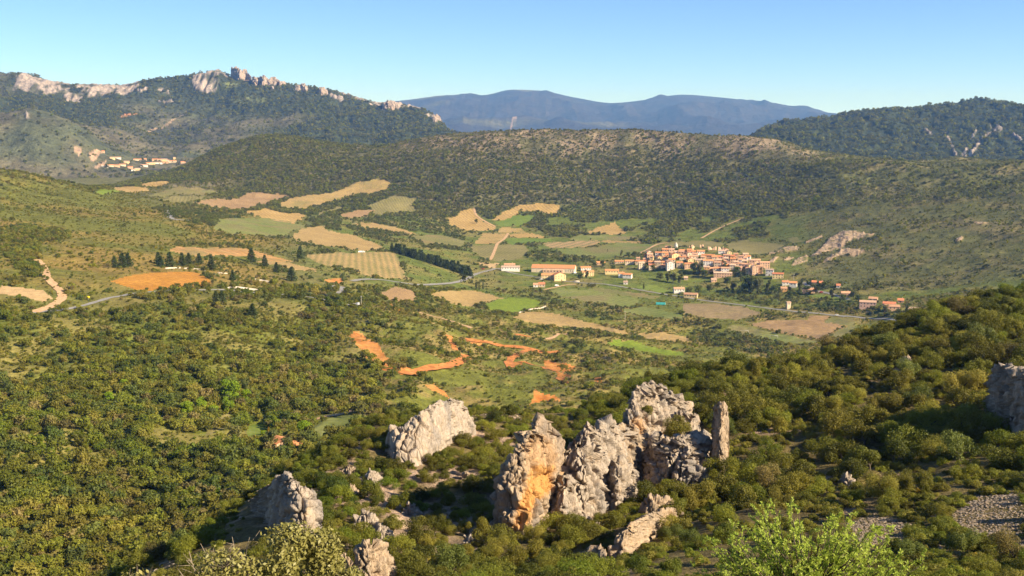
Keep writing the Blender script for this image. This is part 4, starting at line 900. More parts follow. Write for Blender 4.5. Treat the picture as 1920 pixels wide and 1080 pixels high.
crag('limestone_crag', [(1866, 735), (1872, 692), (1886, 684), (1902, 696), (1930, 704), (1960, 715)], [(1864, 790), (1886, 806), (1920, 818), (1965, 822)], 3.6, 'grey limestone cliff at the right edge of the photograph', lean=0.2, seed=13, blk=1.5, rmin=60, sink=1.5, twist=-6)
for i, (x, y, w_, h_) in enumerate([(700, 905, 34, 26), (660, 925, 26, 16), (690, 985, 40, 26), (742, 985, 36, 22), (770, 960, 30, 18), (655, 885, 26, 16), (720, 1010, 38, 26), (876, 895, 14, 14), (560, 1016, 20, 12), (925, 1000, 40, 16), (880, 1018, 30, 12), (1120, 1050, 44, 18), (1040, 1045, 34, 14), (1700, 690, 22, 22), (1590, 905, 26, 14)]):
    crag('boulder', [(x-w_/2, y-h_*0.4), (x-w_*0.2, y-h_), (x+w_*0.15, y-h_*0.85), (x+w_/2, y-h_*0.35)], [(x-w_*0.55, y+3), (x, y+6), (x+w_*0.55, y+3)], w_*0.045, ('pale pinkish boulder on the open hillside, %s of those scattered there counted from the left' % ordn(sorted([700, 660, 690, 742, 770, 655, 720, 876, 560, 925, 880, 1120, 1040, 1700, 1590]).index(x))), lean=0.3, seed=20+i, blk=0.55+0.25*(i % 3), ns=44, nv=40, rmin=50, amp=0.85, mat='rock_warm' if i % 2 else 'rock', sink=0.5, group='boulders scattered over the near hillside')
# castle crags on the far crest
K4 = lambda p: crop(400, 100, 4, p)
for i, (t_, b_, th, lab) in enumerate([
  ([(127, 175), (129, 122), (138, 107), (165, 104), (195, 116), (211, 121), (215, 130), (221, 117), (236, 117), (250, 128), (262, 150), (280, 168), (292, 195)], [(124, 185), (170, 198), (230, 208), (296, 215)], 50, 'blocky castle crag, tallest on the far crest'),
  ([(288, 205), (292, 180), (310, 174), (330, 178), (345, 182), (348, 210)], [(286, 222), (318, 228), (350, 226)], 45, 'squat pale crag between two taller ones on the far crest'),
  ([(342, 215), (352, 185), (368, 166), (380, 160), (395, 178), (402, 195), (404, 225)], [(340, 232), (372, 242), (406, 238)], 50, 'pointed crag midway along the far crest'),
  ([(398, 220), (406, 190), (430, 182), (465, 180), (472, 200), (500, 205), (540, 215), (548, 228)], [(396, 240), (440, 235), (500, 236), (550, 236)], 45, 'stepped crag sloping right along the far crest'),
  ([(612, 262), (622, 240), (650, 232), (690, 232), (702, 250), (704, 270)], [(610, 275), (650, 282), (706, 280)], 45, 'orange-tinted crag low on the far crest'),
  ([(786, 285), (792, 262), (820, 260), (852, 270), (858, 285)], [(784, 296), (820, 300), (860, 298)], 40, 'small orange block on the descending far crest'),
  ([(1268, 400), (1285, 360), (1310, 350), (1350, 356), (1400, 372), (1412, 385)], [(1262, 415), (1320, 415), (1415, 398)], 60, 'broad crag near the low end of the far crest'),
  ([(1640, 480), (1650, 460), (1680, 462), (1697, 485), (1698, 505)], [(1636, 500), (1665, 512), (1700, 518)], 45, 'orange crag ending the far crest on the right'),
  ([(425, 262), (432, 245), (445, 243), (452, 265)], [(422, 270), (438, 274), (455, 272)], 25, 'small tooth of rock below the pointed far crag')]):
    crag('castle_crag' if i == 0 else 'limestone_crag', K4(t_), K4(b_), th, lab, lean=0.15, rmin=4600, rmax=6300, mat='rock_far', seed=60+i, blk=17, amp=0.6, ns=70, nv=50, sink=12)

# ground cover must keep clear of the rock feet
rockfoot = np.zeros(cx.shape, bool)
for Bxy, th in CRAGBOX:
    if np.hypot(*Bxy[0]) > 1000: continue
    lo = Bxy.min(0)-th; hi = Bxy.max(0)+th
    s_ = (ccx > lo[0]) & (ccx < hi[0]) & (ccy > lo[1]) & (ccy < hi[1])
    if s_.any():
        rockfoot[s_] |= distline(ccx[s_], ccy[s_], [tuple(b) for b in Bxy[::6]]) < max(0.8, th*0.42)
free2 = free & ~rockfoot

# ------------------------------------------------------------------ near plants: oaks one by one, low garrigue as cover
rs = np.random.default_rng(21)
nearz = (clp > 2.3) & (clp < 5.75) & free2 & (np.abs(cn(np.repeat(AZD[None, :], NR, 0))) < 34)
gravel = inpoly(cx, cyy, [(1775, 975), (1830, 930), (1900, 925), (1925, 960), (1925, 1035), (1860, 1012), (1800, 995)]) | inpoly(cx, cyy, [(1585, 985), (1640, 962), (1712, 985), (1700, 1015), (1640, 1035), (1600, 1060), (1580, 1010)])
gravel &= (clp > 2) & (clp < 5.8)
rightz = sstep(1000, 1250, cx)
gapn = cn(fbm(XX/16, YY/16, None, 3, 131))
wn = nearz*(~gravel)*(0.55+0.6*rightz+0.5*(cyy < 800))*np.clip(0.55+1.2*c_sm*(1-rightz)+0.5*rightz+1.1*gapn*rightz, 0.03, 2)
Pn, kn = pick(wn, 5000, rs)
P2, k2 = pick(nearz*(~gravel)*sstep(480, 600, cx)*(1-sstep(1060, 1250, cx))*(cyy > 790)*1.0, 1500, rs)
Pn = np.concatenate([Pn, P2]); kn = np.concatenate([kn, k2])
rz = rightz.ravel()[kn]
Rn = (0.7+0.8*rs.random(len(Pn))**1.5)*(1-rz)+rz*(0.75+1.75*rs.random(len(Pn))**1.7)
rd_ = np.hypot(Pn[:, 0], Pn[:, 1]); Rn = Rn*np.where(rz > 0.5, 0.45+0.55*sstep(90, 150, rd_), 1.0)
kp = thin(Pn, Rn, 1.36); Pn = Pn[kp]; Rn = Rn[kp]
qx, qy = project(Pn[:, 0], Pn[:, 1], Pn[:, 2])
dist = np.linalg.norm(Pn-np.array([0, 0, CAMZ]), axis=1)
inview = (qx > -20) & (qx < 1940) & (qy > 500) & (qy < 1100)
rank = np.argsort(-(Rn/dist*inview)); top_i = rank[:300]; rest = rank[300:]
LMK = [('the stone pillar', 1350, 820), ('the orange-stained crag', 1000, 880), ('the highest jagged peak', 1230, 770), ('the grey sloping crag', 805, 805), ('the shaded left crag', 540, 945), ('the right-edge cliff', 1890, 750), ('the grey gravel patch', 1850, 970), ('the bright near juniper', 1530, 1020), ('the low sunlit rib', 1215, 990), ('the hillside skyline', 1640, 620), ('the ochre rock knob', 690, 1050)]
ent = []
for i in top_i:
    x, y = qx[i], qy[i]; k = min(LMK, key=lambda l: (l[1]-x)**2+(l[2]-y)**2*1.6)
    dx, dy = x-k[1], (y-k[2])*1.3
    rel = ('right of' if dx > 0 else 'left of') if abs(dx) > abs(dy) else ('below' if dy > 0 else 'above')
    ent.append((k[0], rel, x, y, i))
cellc = {}
for e in ent: cellc.setdefault((e[0], e[1]), []).append(e)
BASEOAK = {}
for (lm, rel), es in cellc.items():
    es.sort(key=lambda e: e[2])
    for j, (_, _, x, y, i) in enumerate(es):
        v = int(rs.choice(10, p=[.14, .11, .14, .10, .13, .10, .12, .05, .03, .08])); cm, tm = NEAR_OAK[v]
        sz = 'large' if Rn[i] > 2.2 else ('small' if Rn[i] < 1.3 else 'mid-sized')
        lab = '%s evergreen oak %s %s, %s from the left there' % (sz, rel, lm, ordn(j))
        r_ = bpy.data.objects.new('evergreen_oak', None); COL.objects.link(r_)
        r_.location = Pn[i]; s_ = Rn[i]/0.82; r_.scale = (s_, s_*(0.85+0.3*rs.random()), s_*(0.85+0.5*rs.random())); r_.rotation_euler = (rs.normal()*0.06, rs.normal()*0.06, rs.random()*6.283)
        r_['label'] = lab; r_['category'] = 'tree'; r_['group'] = 'evergreen oaks on the near hillside'
        for nm, me in (('crown', cm), ('trunk', tm)):
            o = bpy.data.objects.new(nm, me); COL.objects.link(o); o.parent = r_
LIBS['oakhi'] = lib('hill_oaks', [NEAR_OAK[i][0] for i in (0, 1, 2, 3, 4, 5, 6, 9)])
s_ = Rn[rest]/0.82
scatter('oak_scrub', Pn[rest], s_, s_*0.95, 'oakhi', 'mass of smaller oak scrub between the trees of the near hillside', rs)
Ps, ks = pick(nearz*(~gravel)*(0.5+0.6*rightz)*np.clip(0.7+1.2*c_sm, 0.1, 2), 12000, rs)
Rs = 0.28+0.65*rs.random(len(Ps))**1.6
scatter('garrigue_scrub', Ps, Rs/0.8, Rs/0.8*0.9, 'nearscrub', 'low garrigue scrub and grass tufts over the near hillside', rs)
Pb, kb = pick(nearz*(cx > 1350)*1.0, 60, rs)
scatter('broom_scrub', Pb, np.full(60, 0.55), np.full(60, 0.6), 'broom', 'yellow flowering broom dotted over the right slope', rs)
# bushes rooted on the crags
for j, (x, y, rr, lab) in enumerate([(1115, 830, 1.7, 'round bush growing on the pitted limestone wall'), (1172, 862, 1.6, 'round bush at the foot of the highest peak'), (1265, 795, 2.0, 'dark bush on the right flank of the highest peak'), (1130, 866, 0.9, 'small bush below the bush on the pitted wall'), (1072, 888, 1.1, 'bush in the cleft right of the orange stain'), (838, 770, 0.9, 'low bush on the top of the grey sloping crag'), (1214, 765, 0.9, 'bush in the hollow of the highest peak'), (768, 815, 1.0, 'low bush on the face of the grey sloping crag')]):
    p = unproject(x, y, 100, 230); az, t = ray(x, y); r = math.hypot(p.x, p.y)
    rfix = {0: 140, 1: 143, 2: 152, 3: 139, 4: 134, 5: 166, 6: 150, 7: 160}[j]
    q = Vector((rfix*math.sin(az), rfix*math.cos(az), CAMZ+rfix*t-0.9*rr))
    r_ = bpy.data.objects.new('crag_bush', None); COL.objects.link(r_); r_.location = q; sc_ = rr/0.82; r_.scale = (sc_,)*3; r_.rotation_euler = (0, 0, j*1.3)
    r_['label'] = lab; r_['category'] = 'bush'
    cm, tm = NEAR_OAK[(0, 2, 4, 6, 9)[j % 5]]
    for nm, me in (('crown', cm), ('trunk', tm)):
        o = bpy.data.objects.new(nm, me); COL.objects.link(o); o.parent = r_
# stones
def stone_mesh(seed):
    bm = bmesh.new(); bmesh.ops.create_icosphere(bm, subdivisions=2, radius=1); rr = np.random.default_rng(seed)
    cut = [Vector(rr.normal(size=3)).normalized() for _ in range(9)]
    for v in bm.verts:
        for c in cut:
            d = v.co.dot(c)-0.62
            if d > 0: v.co -= c*d
        v.co.z *= 0.7
    me = bpy.data.meshes.new('stone'); bm.to_mesh(me); bm.free(); me.materials.append(M['rock_warm' if seed % 2 else 'rock']); return me
STONES = [stone_mesh(i) for i in range(6)]
LIBS['stones'] = lib('stones', STONES)
Pg, kg = pick(gravel.astype(float), 4200, rs); Rg = 0.05+0.13*rs.random(len(Pg))**2
scatter('scree', Pg, Rg, Rg, 'stones', 'grey loose scree at the lower right', rs)
Pg, kg = pick(nearz*sstep(0.12, 0.4, c_sm+0.1)*(1-0.8*rightz), 3600, rs); Rg = 0.07+0.38*rs.random(len(Pg))**3
scatter('stones', Pg, Rg, Rg, 'stones', 'loose limestone stones over the near hillside', rs)
Pg, kg = pick(cn(vrock)*1.0, 300, rs); Rg = 0.5+1.5*rs.random(len(Pg))**2
scatter('outcrop_blocks', Pg, Rg, Rg, 'stones', 'broken limestone ribs right of the hill village', rs)

# ------------------------------------------------------------------ cover of the middle and far distance
def cover(name, wgt, n, lo, hi, libname, label, f=0.8, hz_=1.0, wts=None, th=True):
    P, k = pick(wgt, n, rs)
    if not len(P): return
    R = lo+(hi-lo)*rs.random(len(P))**1.5
    if th:
        kp = thin(P, R, f); P = P[kp]; R = R[kp]
    scatter(name, P, R/0.85, R/0.85*hz_*(0.85+0.3*rs.random(len(P))), libname, label, rs, wts)
    return len(P)
cpx, cpy = cx, cyy
bank = np.array([f[0] == 'earth_bank' for f in FIELDS]+[False])[OWN]
free = free | (bank & (c_sm+0.5*jx > 0.34) & ~roadmask)
lxe = cpx + 120*c_mid + 60*c_sm; lle = clp + 1.6*c_mid + 0.8*c_sm
leftw = ((clp > 5.75) & (lle < 12.2) & free & seen)*(1-sstep(600, 740, lxe))
clear = sstep(0.15, 0.5, c_mid)*sstep(650, 560, cpy)
ok_ = cover('oak_wood', leftw*np.clip(1.0-0.75*sstep(0.1, 0.5, c_mid+0.25*c_sm)*sstep(6.3, 8.5, lle)-0.85*sstep(7.2, 10.2, lle), 0.04, 1), 8500, 0.7, 4.2, 'wood', 'dense evergreen oak wood on the left slope', 0.85)
cover('garrigue', leftw*(0.6+clear+0.5*sstep(9, 11, clp)), 13000, 0.4, 1.3, 'scrub', 'low garrigue between the oaks of the left slope', 0.6, th=False)
cent = ((clp > 6) & (clp < 12.6) & free & seen)*sstep(580, 720, lxe)
cover('slope_scrub', cent*np.clip(0.6+1.0*c_mid, 0.15, 2), 17000, 0.35, 1.2, 'scrub', 'low scrub over the central slope', 0.6, th=False)
cover('slope_bushes', cent*np.clip(0.3+1.5*c_mid+0.6*c_sm, 0.03, 2), 2600, 0.9, 2.9, 'wood', 'dark bushes dotted over the central slope', 0.9)
upl = ((clp > 11.5) & (clp < 18.4) & free & seen)*(1-sstep(470, 640, cpx+ (cpy-400)*0.4))
cover('hillside_scrub', upl*(0.4+0.5*sstep(-0.2, 0.4, c_mid)), 18000, 0.4, 1.6, 'scrub', 'low scrub on the upper left hillside', 0.6, th=False)
cover('hillside_bushes', upl*np.clip(0.12+1.3*c_big+0.7*c_mid+0.5*sstep(15.5, 17.5, clp)+2.0*sstep(17.2, 17.9, clp), 0.01, 3), 4200, 1.3, 3.4, 'wood', 'dark oaks dotted over the upper left hillside', 0.85)
pw = inpoly(cpx, cpy, c4([(0, 90), (120, 70), (380, 100), (400, 140), (300, 170), (220, 160), (240, 260), (255, 360), (150, 370), (60, 280), (0, 220)]))
cover('hillside_wood', (pw & free & seen & (clp > 11) & (clp < 18))*1.0, 1100, 1.2, 3.2, 'wood', 'green wood on the left edge above the dirt track', 0.8)
# hedges along field edges
fe = (OWN >= 0); edge = np.zeros_like(fe)
for a in (-4, -3, -2, 2, 3, 4):
    edge |= np.roll(fe, a, 0); 
for a in (-5, -3, 3, 5): edge |= np.roll(fe, a, 1)
val = (clp > 11.4) & (clp < 17.2) & free & seen & (cpx > 330) & (cpx < 1520)
cover('hedges', (val & edge)*np.clip(0.2+1.4*c_mid+0.6*c_sm, 0.02, 2), 2800, 0.9, 2.9, 'hedge', 'hedges and small trees along the field edges', 0.7)
cover('valley_scrub', val*1.0, 6000, 0.4, 1.2, 'farscrub', 'tussocks and low scrub on the valley floor', 0.6, th=False)
cover('valley_bushes', val*np.clip(0.05+1.0*c_mid+0.5*c_sm, 0.0, 2)*(1-0.7*sstep(1150, 1250, cpx)), 1600, 0.9, 2.8, 'hedge', 'bushes and thickets over the valley floor', 0.8)
thick = np.zeros(cx.shape)
for p in [c1([(850, 870), (980, 865), (1180, 900), (1350, 915), (1340, 930), (1230, 925), (1220, 975), (1050, 950), (960, 925)]), c1([(1400, 880), (1600, 820), (1640, 815), (1560, 860), (1480, 875)]), c1([(1530, 885), (1650, 885), (1740, 895), (1920, 840), (1920, 860), (1800, 900), (1740, 910), (1560, 900)]), c1([(1720, 935), (1790, 920), (1920, 870), (1920, 1000), (1840, 990), (1760, 965)]),
          c2([(0, 820), (120, 790), (200, 800), (120, 860), (0, 880)]), c2([(100, 940), (260, 905), (420, 895), (590, 930), (640, 985), (700, 1020), (690, 1060), (560, 1020), (380, 1000), (220, 965)]), c2([(0, 965), (140, 970), (340, 1010), (380, 1030), (220, 1030), (100, 1010)]),
          c5([(480, 170), (560, 165), (700, 190), (740, 150), (740, 220), (640, 210), (540, 190)]), c5([(150, 125), (260, 145), (320, 165), (260, 165), (170, 140)]), c5([(1030, 175), (1080, 160), (1140, 175), (1120, 205), (1050, 195)]), c5([(1030, 240), (1100, 200), (1240, 210), (1260, 240), (1420, 250), (1440, 285), (1330, 280), (1080, 270)]),
          c5([(1000, 470), (1100, 465), (1200, 480), (1260, 500), (1240, 540), (1140, 490)]), c5([(1200, 500), (1330, 540), (1500, 570), (1540, 610), (1440, 610), (1340, 570)]), c5([(1280, 640), (1400, 660), (1550, 680), (1500, 720), (1350, 700)]), c5([(1220, 740), (1330, 720), (1400, 760), (1320, 790)]),
          c6([(0, 620), (200, 600), (240, 640), (400, 690), (600, 740), (560, 790), (300, 780), (100, 720)]), c6([(180, 440), (420, 400), (600, 430), (980, 500), (1090, 560), (860, 560), (560, 530), (330, 500)]), c6([(1000, 540), (1150, 530), (1290, 560), (1240, 590), (1120, 585)]), c6([(560, 330), (800, 380), (960, 440), (1000, 480), (880, 460), (720, 410)])]:
    thick[inpoly(cpx, cpy, p)] = 1
cover('thickets', thick*(clp > 8)*(clp < 18.4)*free*seen, 3400, 1.2, 3.6, 'hedge', 'dark thickets lining the valley floor', 0.62)
# ridge wood
rid = ((clp > 15.9-1.0*sstep(900, 1050, cpx)*(1-sstep(1430, 1490, cpx))*sstep(-0.2, 0.3, c_mid+0.3*c_sm)) & (clp < 19.15) & free & seen)*sstep(170, 330, cpx+60*c_mid)*np.where(clp < 17.7, sstep(360, 520, cpx+80*c_mid), 1.0)*(1-sstep(1480, 1600, cpx)*0.75)
dens = np.clip(1.15-0.95*sstep(17.7, 18.7, clp)*sstep(560, 760, cpx)+0.5*c_mid-0.35*sstep(1250, 1450, cpx), 0.07, 1.6)
cover('ridge_wood', rid*dens, 34000, 1.6, 4.0, 'far', 'dark evergreen wood covering the ridge', 0.66)
cover('ridge_scrub', rid*(0.5+0.8*sstep(17.6, 18.8, clp)), 15000, 0.9, 2.2, 'farscrub', 'pale scrub on the open top of the ridge', 0.6, th=False)
fl_ = ((clp > 12.8) & (clp < 19.1) & free & seen)*sstep(1440, 1560, cpx)*(cn(vrock) < 0.5)
cover('flank_scrub', fl_*1.0, 14000, 0.6, 1.7, 'farscrub', 'low brown scrub over the right flank', 0.6, th=False)
cover('flank_bushes', fl_*np.clip(0.08+1.2*c_mid+0.8*c_big+0.5*sstep(510, 540, cpy), 0.01, 2), 3300, 1.2, 3.4, 'far', 'dark bushes dotted over the right flank', 0.85)
mas = ((clp > 20.7) & (clp < 25.0) & seen & (cn(rockm) < 0.4))*(0.3+cn(forest))
cover('far_wood', mas, 20000, 3.5, 8.0, 'far', 'woods on the far hills', 0.5, th=False)

# ------------------------------------------------------------------ single trees
def tree(name, px, py, h_px, crown_me, trunk_me, label, cat='tree', group=None, rmin=380, rmax=3000, wscale=1.0, p=None):
    p = p or unproject(px, py, rmin, rmax); h = h_px*mpp(p)
    if name == 'plantation_pine': h *= 0.85; wscale = 1.35
    if name == 'pine_tree': wscale = 1.3
    r_ = bpy.data.objects.new(name, None); COL.objects.link(r_); r_.location = p; r_.scale = (h*wscale, h*wscale, h); r_.rotation_euler = (0, 0, (px*13.7) % 6.28)
    r_['label'] = label; r_['category'] = cat
    if group: r_['group'] = group
    for nm, me in (('crown', crown_me), ('trunk', trunk_me)):
        if me is None: continue
        o = bpy.data.objects.new(nm, me); COL.objects.link(o); o.parent = r_
    return r_
PINE = [make_mesh('pine_crown', conifer_cloud(1100, 0.05, rg, 0.30+0.05*i, 9+i), M['leaf_pine']) for i in range(3)]
PINET = make_mesh('pine_trunk', tubes([((0, 0, -0.08), (0, 0, 0.9), 0.022, 0.006)], 6), M['bark'], True)
def colm_lobes(n=9): return [(0.02*math.sin(k*2), 0.02*math.cos(k*3), 0.1+0.85*k/n, 0.085*(1.15-0.9*abs(k/n-0.35))) for k in range(n+1)]
CYP = make_mesh('cypress_crown', leaf_cloud(colm_lobes(), 700, 0.022, rg, 1.4, inner=0.6), M['leaf_dark'])
CYPT = make_mesh('cypress_trunk', tubes([((0, 0, -0.05), (0, 0, 0.5), 0.02, 0.01)], 6), M['bark'], True)
def std_lobes(n, w_, z0): return [(0, 0, (1+z0)/2, 0.24*w_)] + [(0.27*w_*math.cos(k*2.4)*(0.6+0.4*((k*7) % 5)/4), 0.27*w_*math.sin(k*2.4)*(0.6+0.4*((k*7) % 5)/4), z0+(0.92-z0)*((k*5) % n+0.5)/n, 0.17*w_) for k in range(n)]
BROAD = {m: [make_mesh('broadleaf_crown', leaf_cloud(std_lobes(9+i, 1.0, 0.28), 1500, 0.036, rg, 1.2, inner=0.62), M[m]) for i in range(2)] for m in ('leaf_bright', 'leaf_green', 'leaf_dark')}
POP = [make_mesh('tall_crown', leaf_cloud(std_lobes(12, 0.62, 0.12), 1500, 0.03, rg, 1.2, inner=0.6), M[m]) for m in ('leaf_dark', 'leaf_green')]
BRT = make_mesh('broadleaf_trunk', tubes([((0, 0, -0.08), (0, 0, 0.4), 0.035, 0.024)]+[((0, 0, 0.36), (0.2*math.cos(a), 0.2*math.sin(a), 0.62), 0.02, 0.006) for a in (0, 1.3, 2.5, 3.8, 5)], 6), M['bark'], True)
pin = sorted(c4([(905, 300), (890, 285), (955, 300), (1025, 295), (1062, 290), (1120, 285), (720, 300), (690, 305), (1190, 318), (1555, 335), (1490, 300), (1415, 275), (1310, 380), (1250, 500), (1420, 580), (1215, 510), (645, 305), (1690, 255), (1640, 380)]))
for i, (x, y) in enumerate(pin):
    tree('pine_tree', x, y, 20+7*((i*7) % 4)/3, PINE[i % 3], PINET, 'dark pine by the left hillside road, %s from the left' % ordn(i), group='pines around the orange field')
plant = []
for i in range(13):
    for j in range(4):
        x = 735+i*11+j*5+((i*5+j*3) % 4); y = 464+i*3.4+j*2.6
        plant.append((x, y, i, j))
plant.sort()
for n_, (x, y, i, j) in enumerate(plant):
    tree('plantation_pine', x, y+6, 17+((i+j) % 3)*2.5, PINE[(i+j) % 3], PINET, 'conifer %s from front in %s rank from left of the dark plantation' % (ordn(3-j), ordn(i)), group='conifer plantation beside the vineyard')
for i, (x, y, h, m, lab) in enumerate([(435, 755, 44, 'leaf_bright', 'tallest bright spring-green tree in the left wood'), (463, 752, 26, 'leaf_bright', 'bright green tree just right of the tallest bright one'), (428, 776, 30, 'leaf_bright', 'bright green tree just below the tallest bright one'), (352, 778, 30, 'leaf_bright', 'bright green tree, left of a bright pair in the oak wood'), (378, 775, 28, 'leaf_bright', 'bright green tree, right of a bright pair in the oak wood'), (205, 752, 20, 'leaf_bright', 'small bright green tree far out in the left wood'), (232, 733, 22, 'leaf_bright', 'slim bright green tree left of the bright group'), (400, 780, 24, 'leaf_bright', 'bright green tree between the bright pair and the tallest one'), (534, 800, 32, 'leaf_green', 'tall green garden tree behind the lawn'), (512, 798, 22, 'leaf_bright', 'fresh green garden tree left of the tall one'), (584, 838, 22, 'leaf_green', 'small green tree right of the cottage'), (494, 822, 18, 'leaf_bright', 'yellow-green shrub on the garden lawn'), (508, 842, 36, 'leaf_dark', 'dark tree just left of the red-roofed cottage'), (540, 846, 32, 'leaf_dark', 'dark tree standing before the red-roofed cottage'), (440, 835, 40, 'leaf_dark', 'dark broad tree left of the garden'), (675, 777, 30, 'leaf_dark', 'dark round tree at the corner of the cottage meadow')]):
    tree('broadleaf_tree', x, y, h, BROAD[m][i % 2], BRT, lab)
tree('umbrella_tree', 571, 822, 34, make_mesh('round_crown', leaf_cloud([(0, 0, 0.7, 0.30), (0.2, 0, 0.68, 0.24), (-0.2, 0.05, 0.68, 0.24), (0, 0.2, 0.69, 0.24), (0, -0.2, 0.69, 0.24), (0.1, 0.1, 0.8, 0.22), (-0.1, -0.1, 0.8, 0.2)], 2200, 0.03, rg, 1.2, inner=0.75), M['leaf_bright']), BRT, 'round bright green lollipop tree beside the cottage drive')
tree('conical_shrub', 504, 816, 16, make_mesh('golden_crown', conifer_cloud(500, 0.06, rg, 0.3), M['leaf_broom']), None, 'golden conical shrub on the garden lawn')
tree('broadleaf_tree', 893, 419, 9, BROAD['leaf_dark'][0], BRT, 'lone dark tree in the golden field')
for i, (x, y, h) in enumerate([(1180, 592, 0)]): pass
cyp = [(1207, 540, 12, 'cypress standing alone on the lawn below the village'), (893, 540, 17, 'left of three dark cypresses near the road'), (899, 542, 18, 'middle of three dark cypresses near the road'), (906, 541, 17, 'right of three dark cypresses near the road'), (1233, 474, 11, 'dark conifer left of the pointed white tower'), (1139, 470, 6, 'tiny cypress on the meadow edge')]
for x, y, h, lab in cyp: tree('cypress', x, y+2, h, CYP, CYPT, lab, wscale=1.5 if h > 11 else 1.0)
bigt = [(1404, 548, 40), (1420, 550, 34), (1388, 528, 22), (1312, 516, 26), (1301, 512, 22), (1322, 520, 18), (1238, 525, 18), (1252, 528, 22), (1262, 530, 20), (1275, 532, 24), (1225, 508, 14), (1210, 505, 12), (1292, 552, 18), (1310, 550, 20), (1330, 548, 16), (1345, 540, 14), (1363, 535, 20), (1375, 545, 18), (1440, 545, 22), (1452, 550, 20), (1500, 545, 20), (1512, 550, 18), (1255, 470, 12), (1268, 474, 10), (1190, 484, 14), (1178, 482, 12), (1198, 486, 10), (1165, 480, 12), (1222, 482, 12), (1130, 500, 14), (1150, 506, 12), (1088, 524, 16), (1100, 522, 18), (1115, 500, 12), (1060, 490, 14), (1080, 494, 14), (1530, 552, 18), (1560, 560, 22), (1580, 566, 18), (1545, 540, 16), (1600, 560, 18), (1610, 565, 16), (1480, 560, 18), (1460, 565, 16), (1660, 585, 14), (1685, 590, 14), (1635, 592, 12), (1650, 595, 12), (1700, 585, 16), (1358, 506, 18), (1382, 512, 16), (1428, 512, 14), (848, 505, 14), (858, 512, 16), (870, 528, 14), (1012, 520, 10), (1022, 524, 10)]
bigt.sort()
for i, (x, y, h) in enumerate(bigt):
    a = (i*5) % 4
    me = POP[0] if a == 0 else (BROAD['leaf_green'][i % 2] if a in (1, 3) else BROAD['leaf_dark'][i % 2])
    kind_ = {0: 'tall dark', 1: 'leafy green', 2: 'dark rounded', 3: 'leafy green'}[a]
    tree('village_tree', x, y, h*0.95, me, BRT, '%s tree, %s from the left around the hill village' % (kind_, ordn(i)), group='trees around the hill village')

# ------------------------------------------------------------------ buildings
WIN = bpy.data.meshes.new('window_pane'); 
def boxmesh(name, parts):
    V = []; Fq = []
    for (x0, x1, y0, y1, z0, z1) in parts:
        o = len(V); V += [(x, y, z) for z in (z0, z1) for y in (y0, y1) for x in (x0, x1)]
        Fq += [(o, o+2, o+3, o+1), (o+4, o+5, o+7, o+6), (o, o+1, o+5, o+4), (o+2, o+6, o+7, o+3), (o, o+4, o+6, o+2), (o+1, o+3, o+7, o+5)]
    return mesh_from(name, V, Fq, False)
WIN = boxmesh('window', [(-0.5, 0.5, -0.02, 0.05, -0.7, 0.7)]); WIN.materials.append(M['glass'])
WINS = boxmesh('side_window', [(-0.05, 0.05, -0.5, 0.5, -0.7, 0.7)]); WINS.materials.append(M['glass'])
DOOR = boxmesh('door', [(-0.55, 0.55, -0.02, 0.05, 0, 2.2)]); DOOR.materials.append(plain_mat('door_wood', (0.16, 0.09, 0.05)))
CHIM = boxmesh('chimney', [(-0.35, 0.35, -0.35, 0.35, -0.6, 1.0), (-0.45, 0.45, -0.45, 0.45, 1.0, 1.15)]); CHIM.materials.append(M['w_buff'])
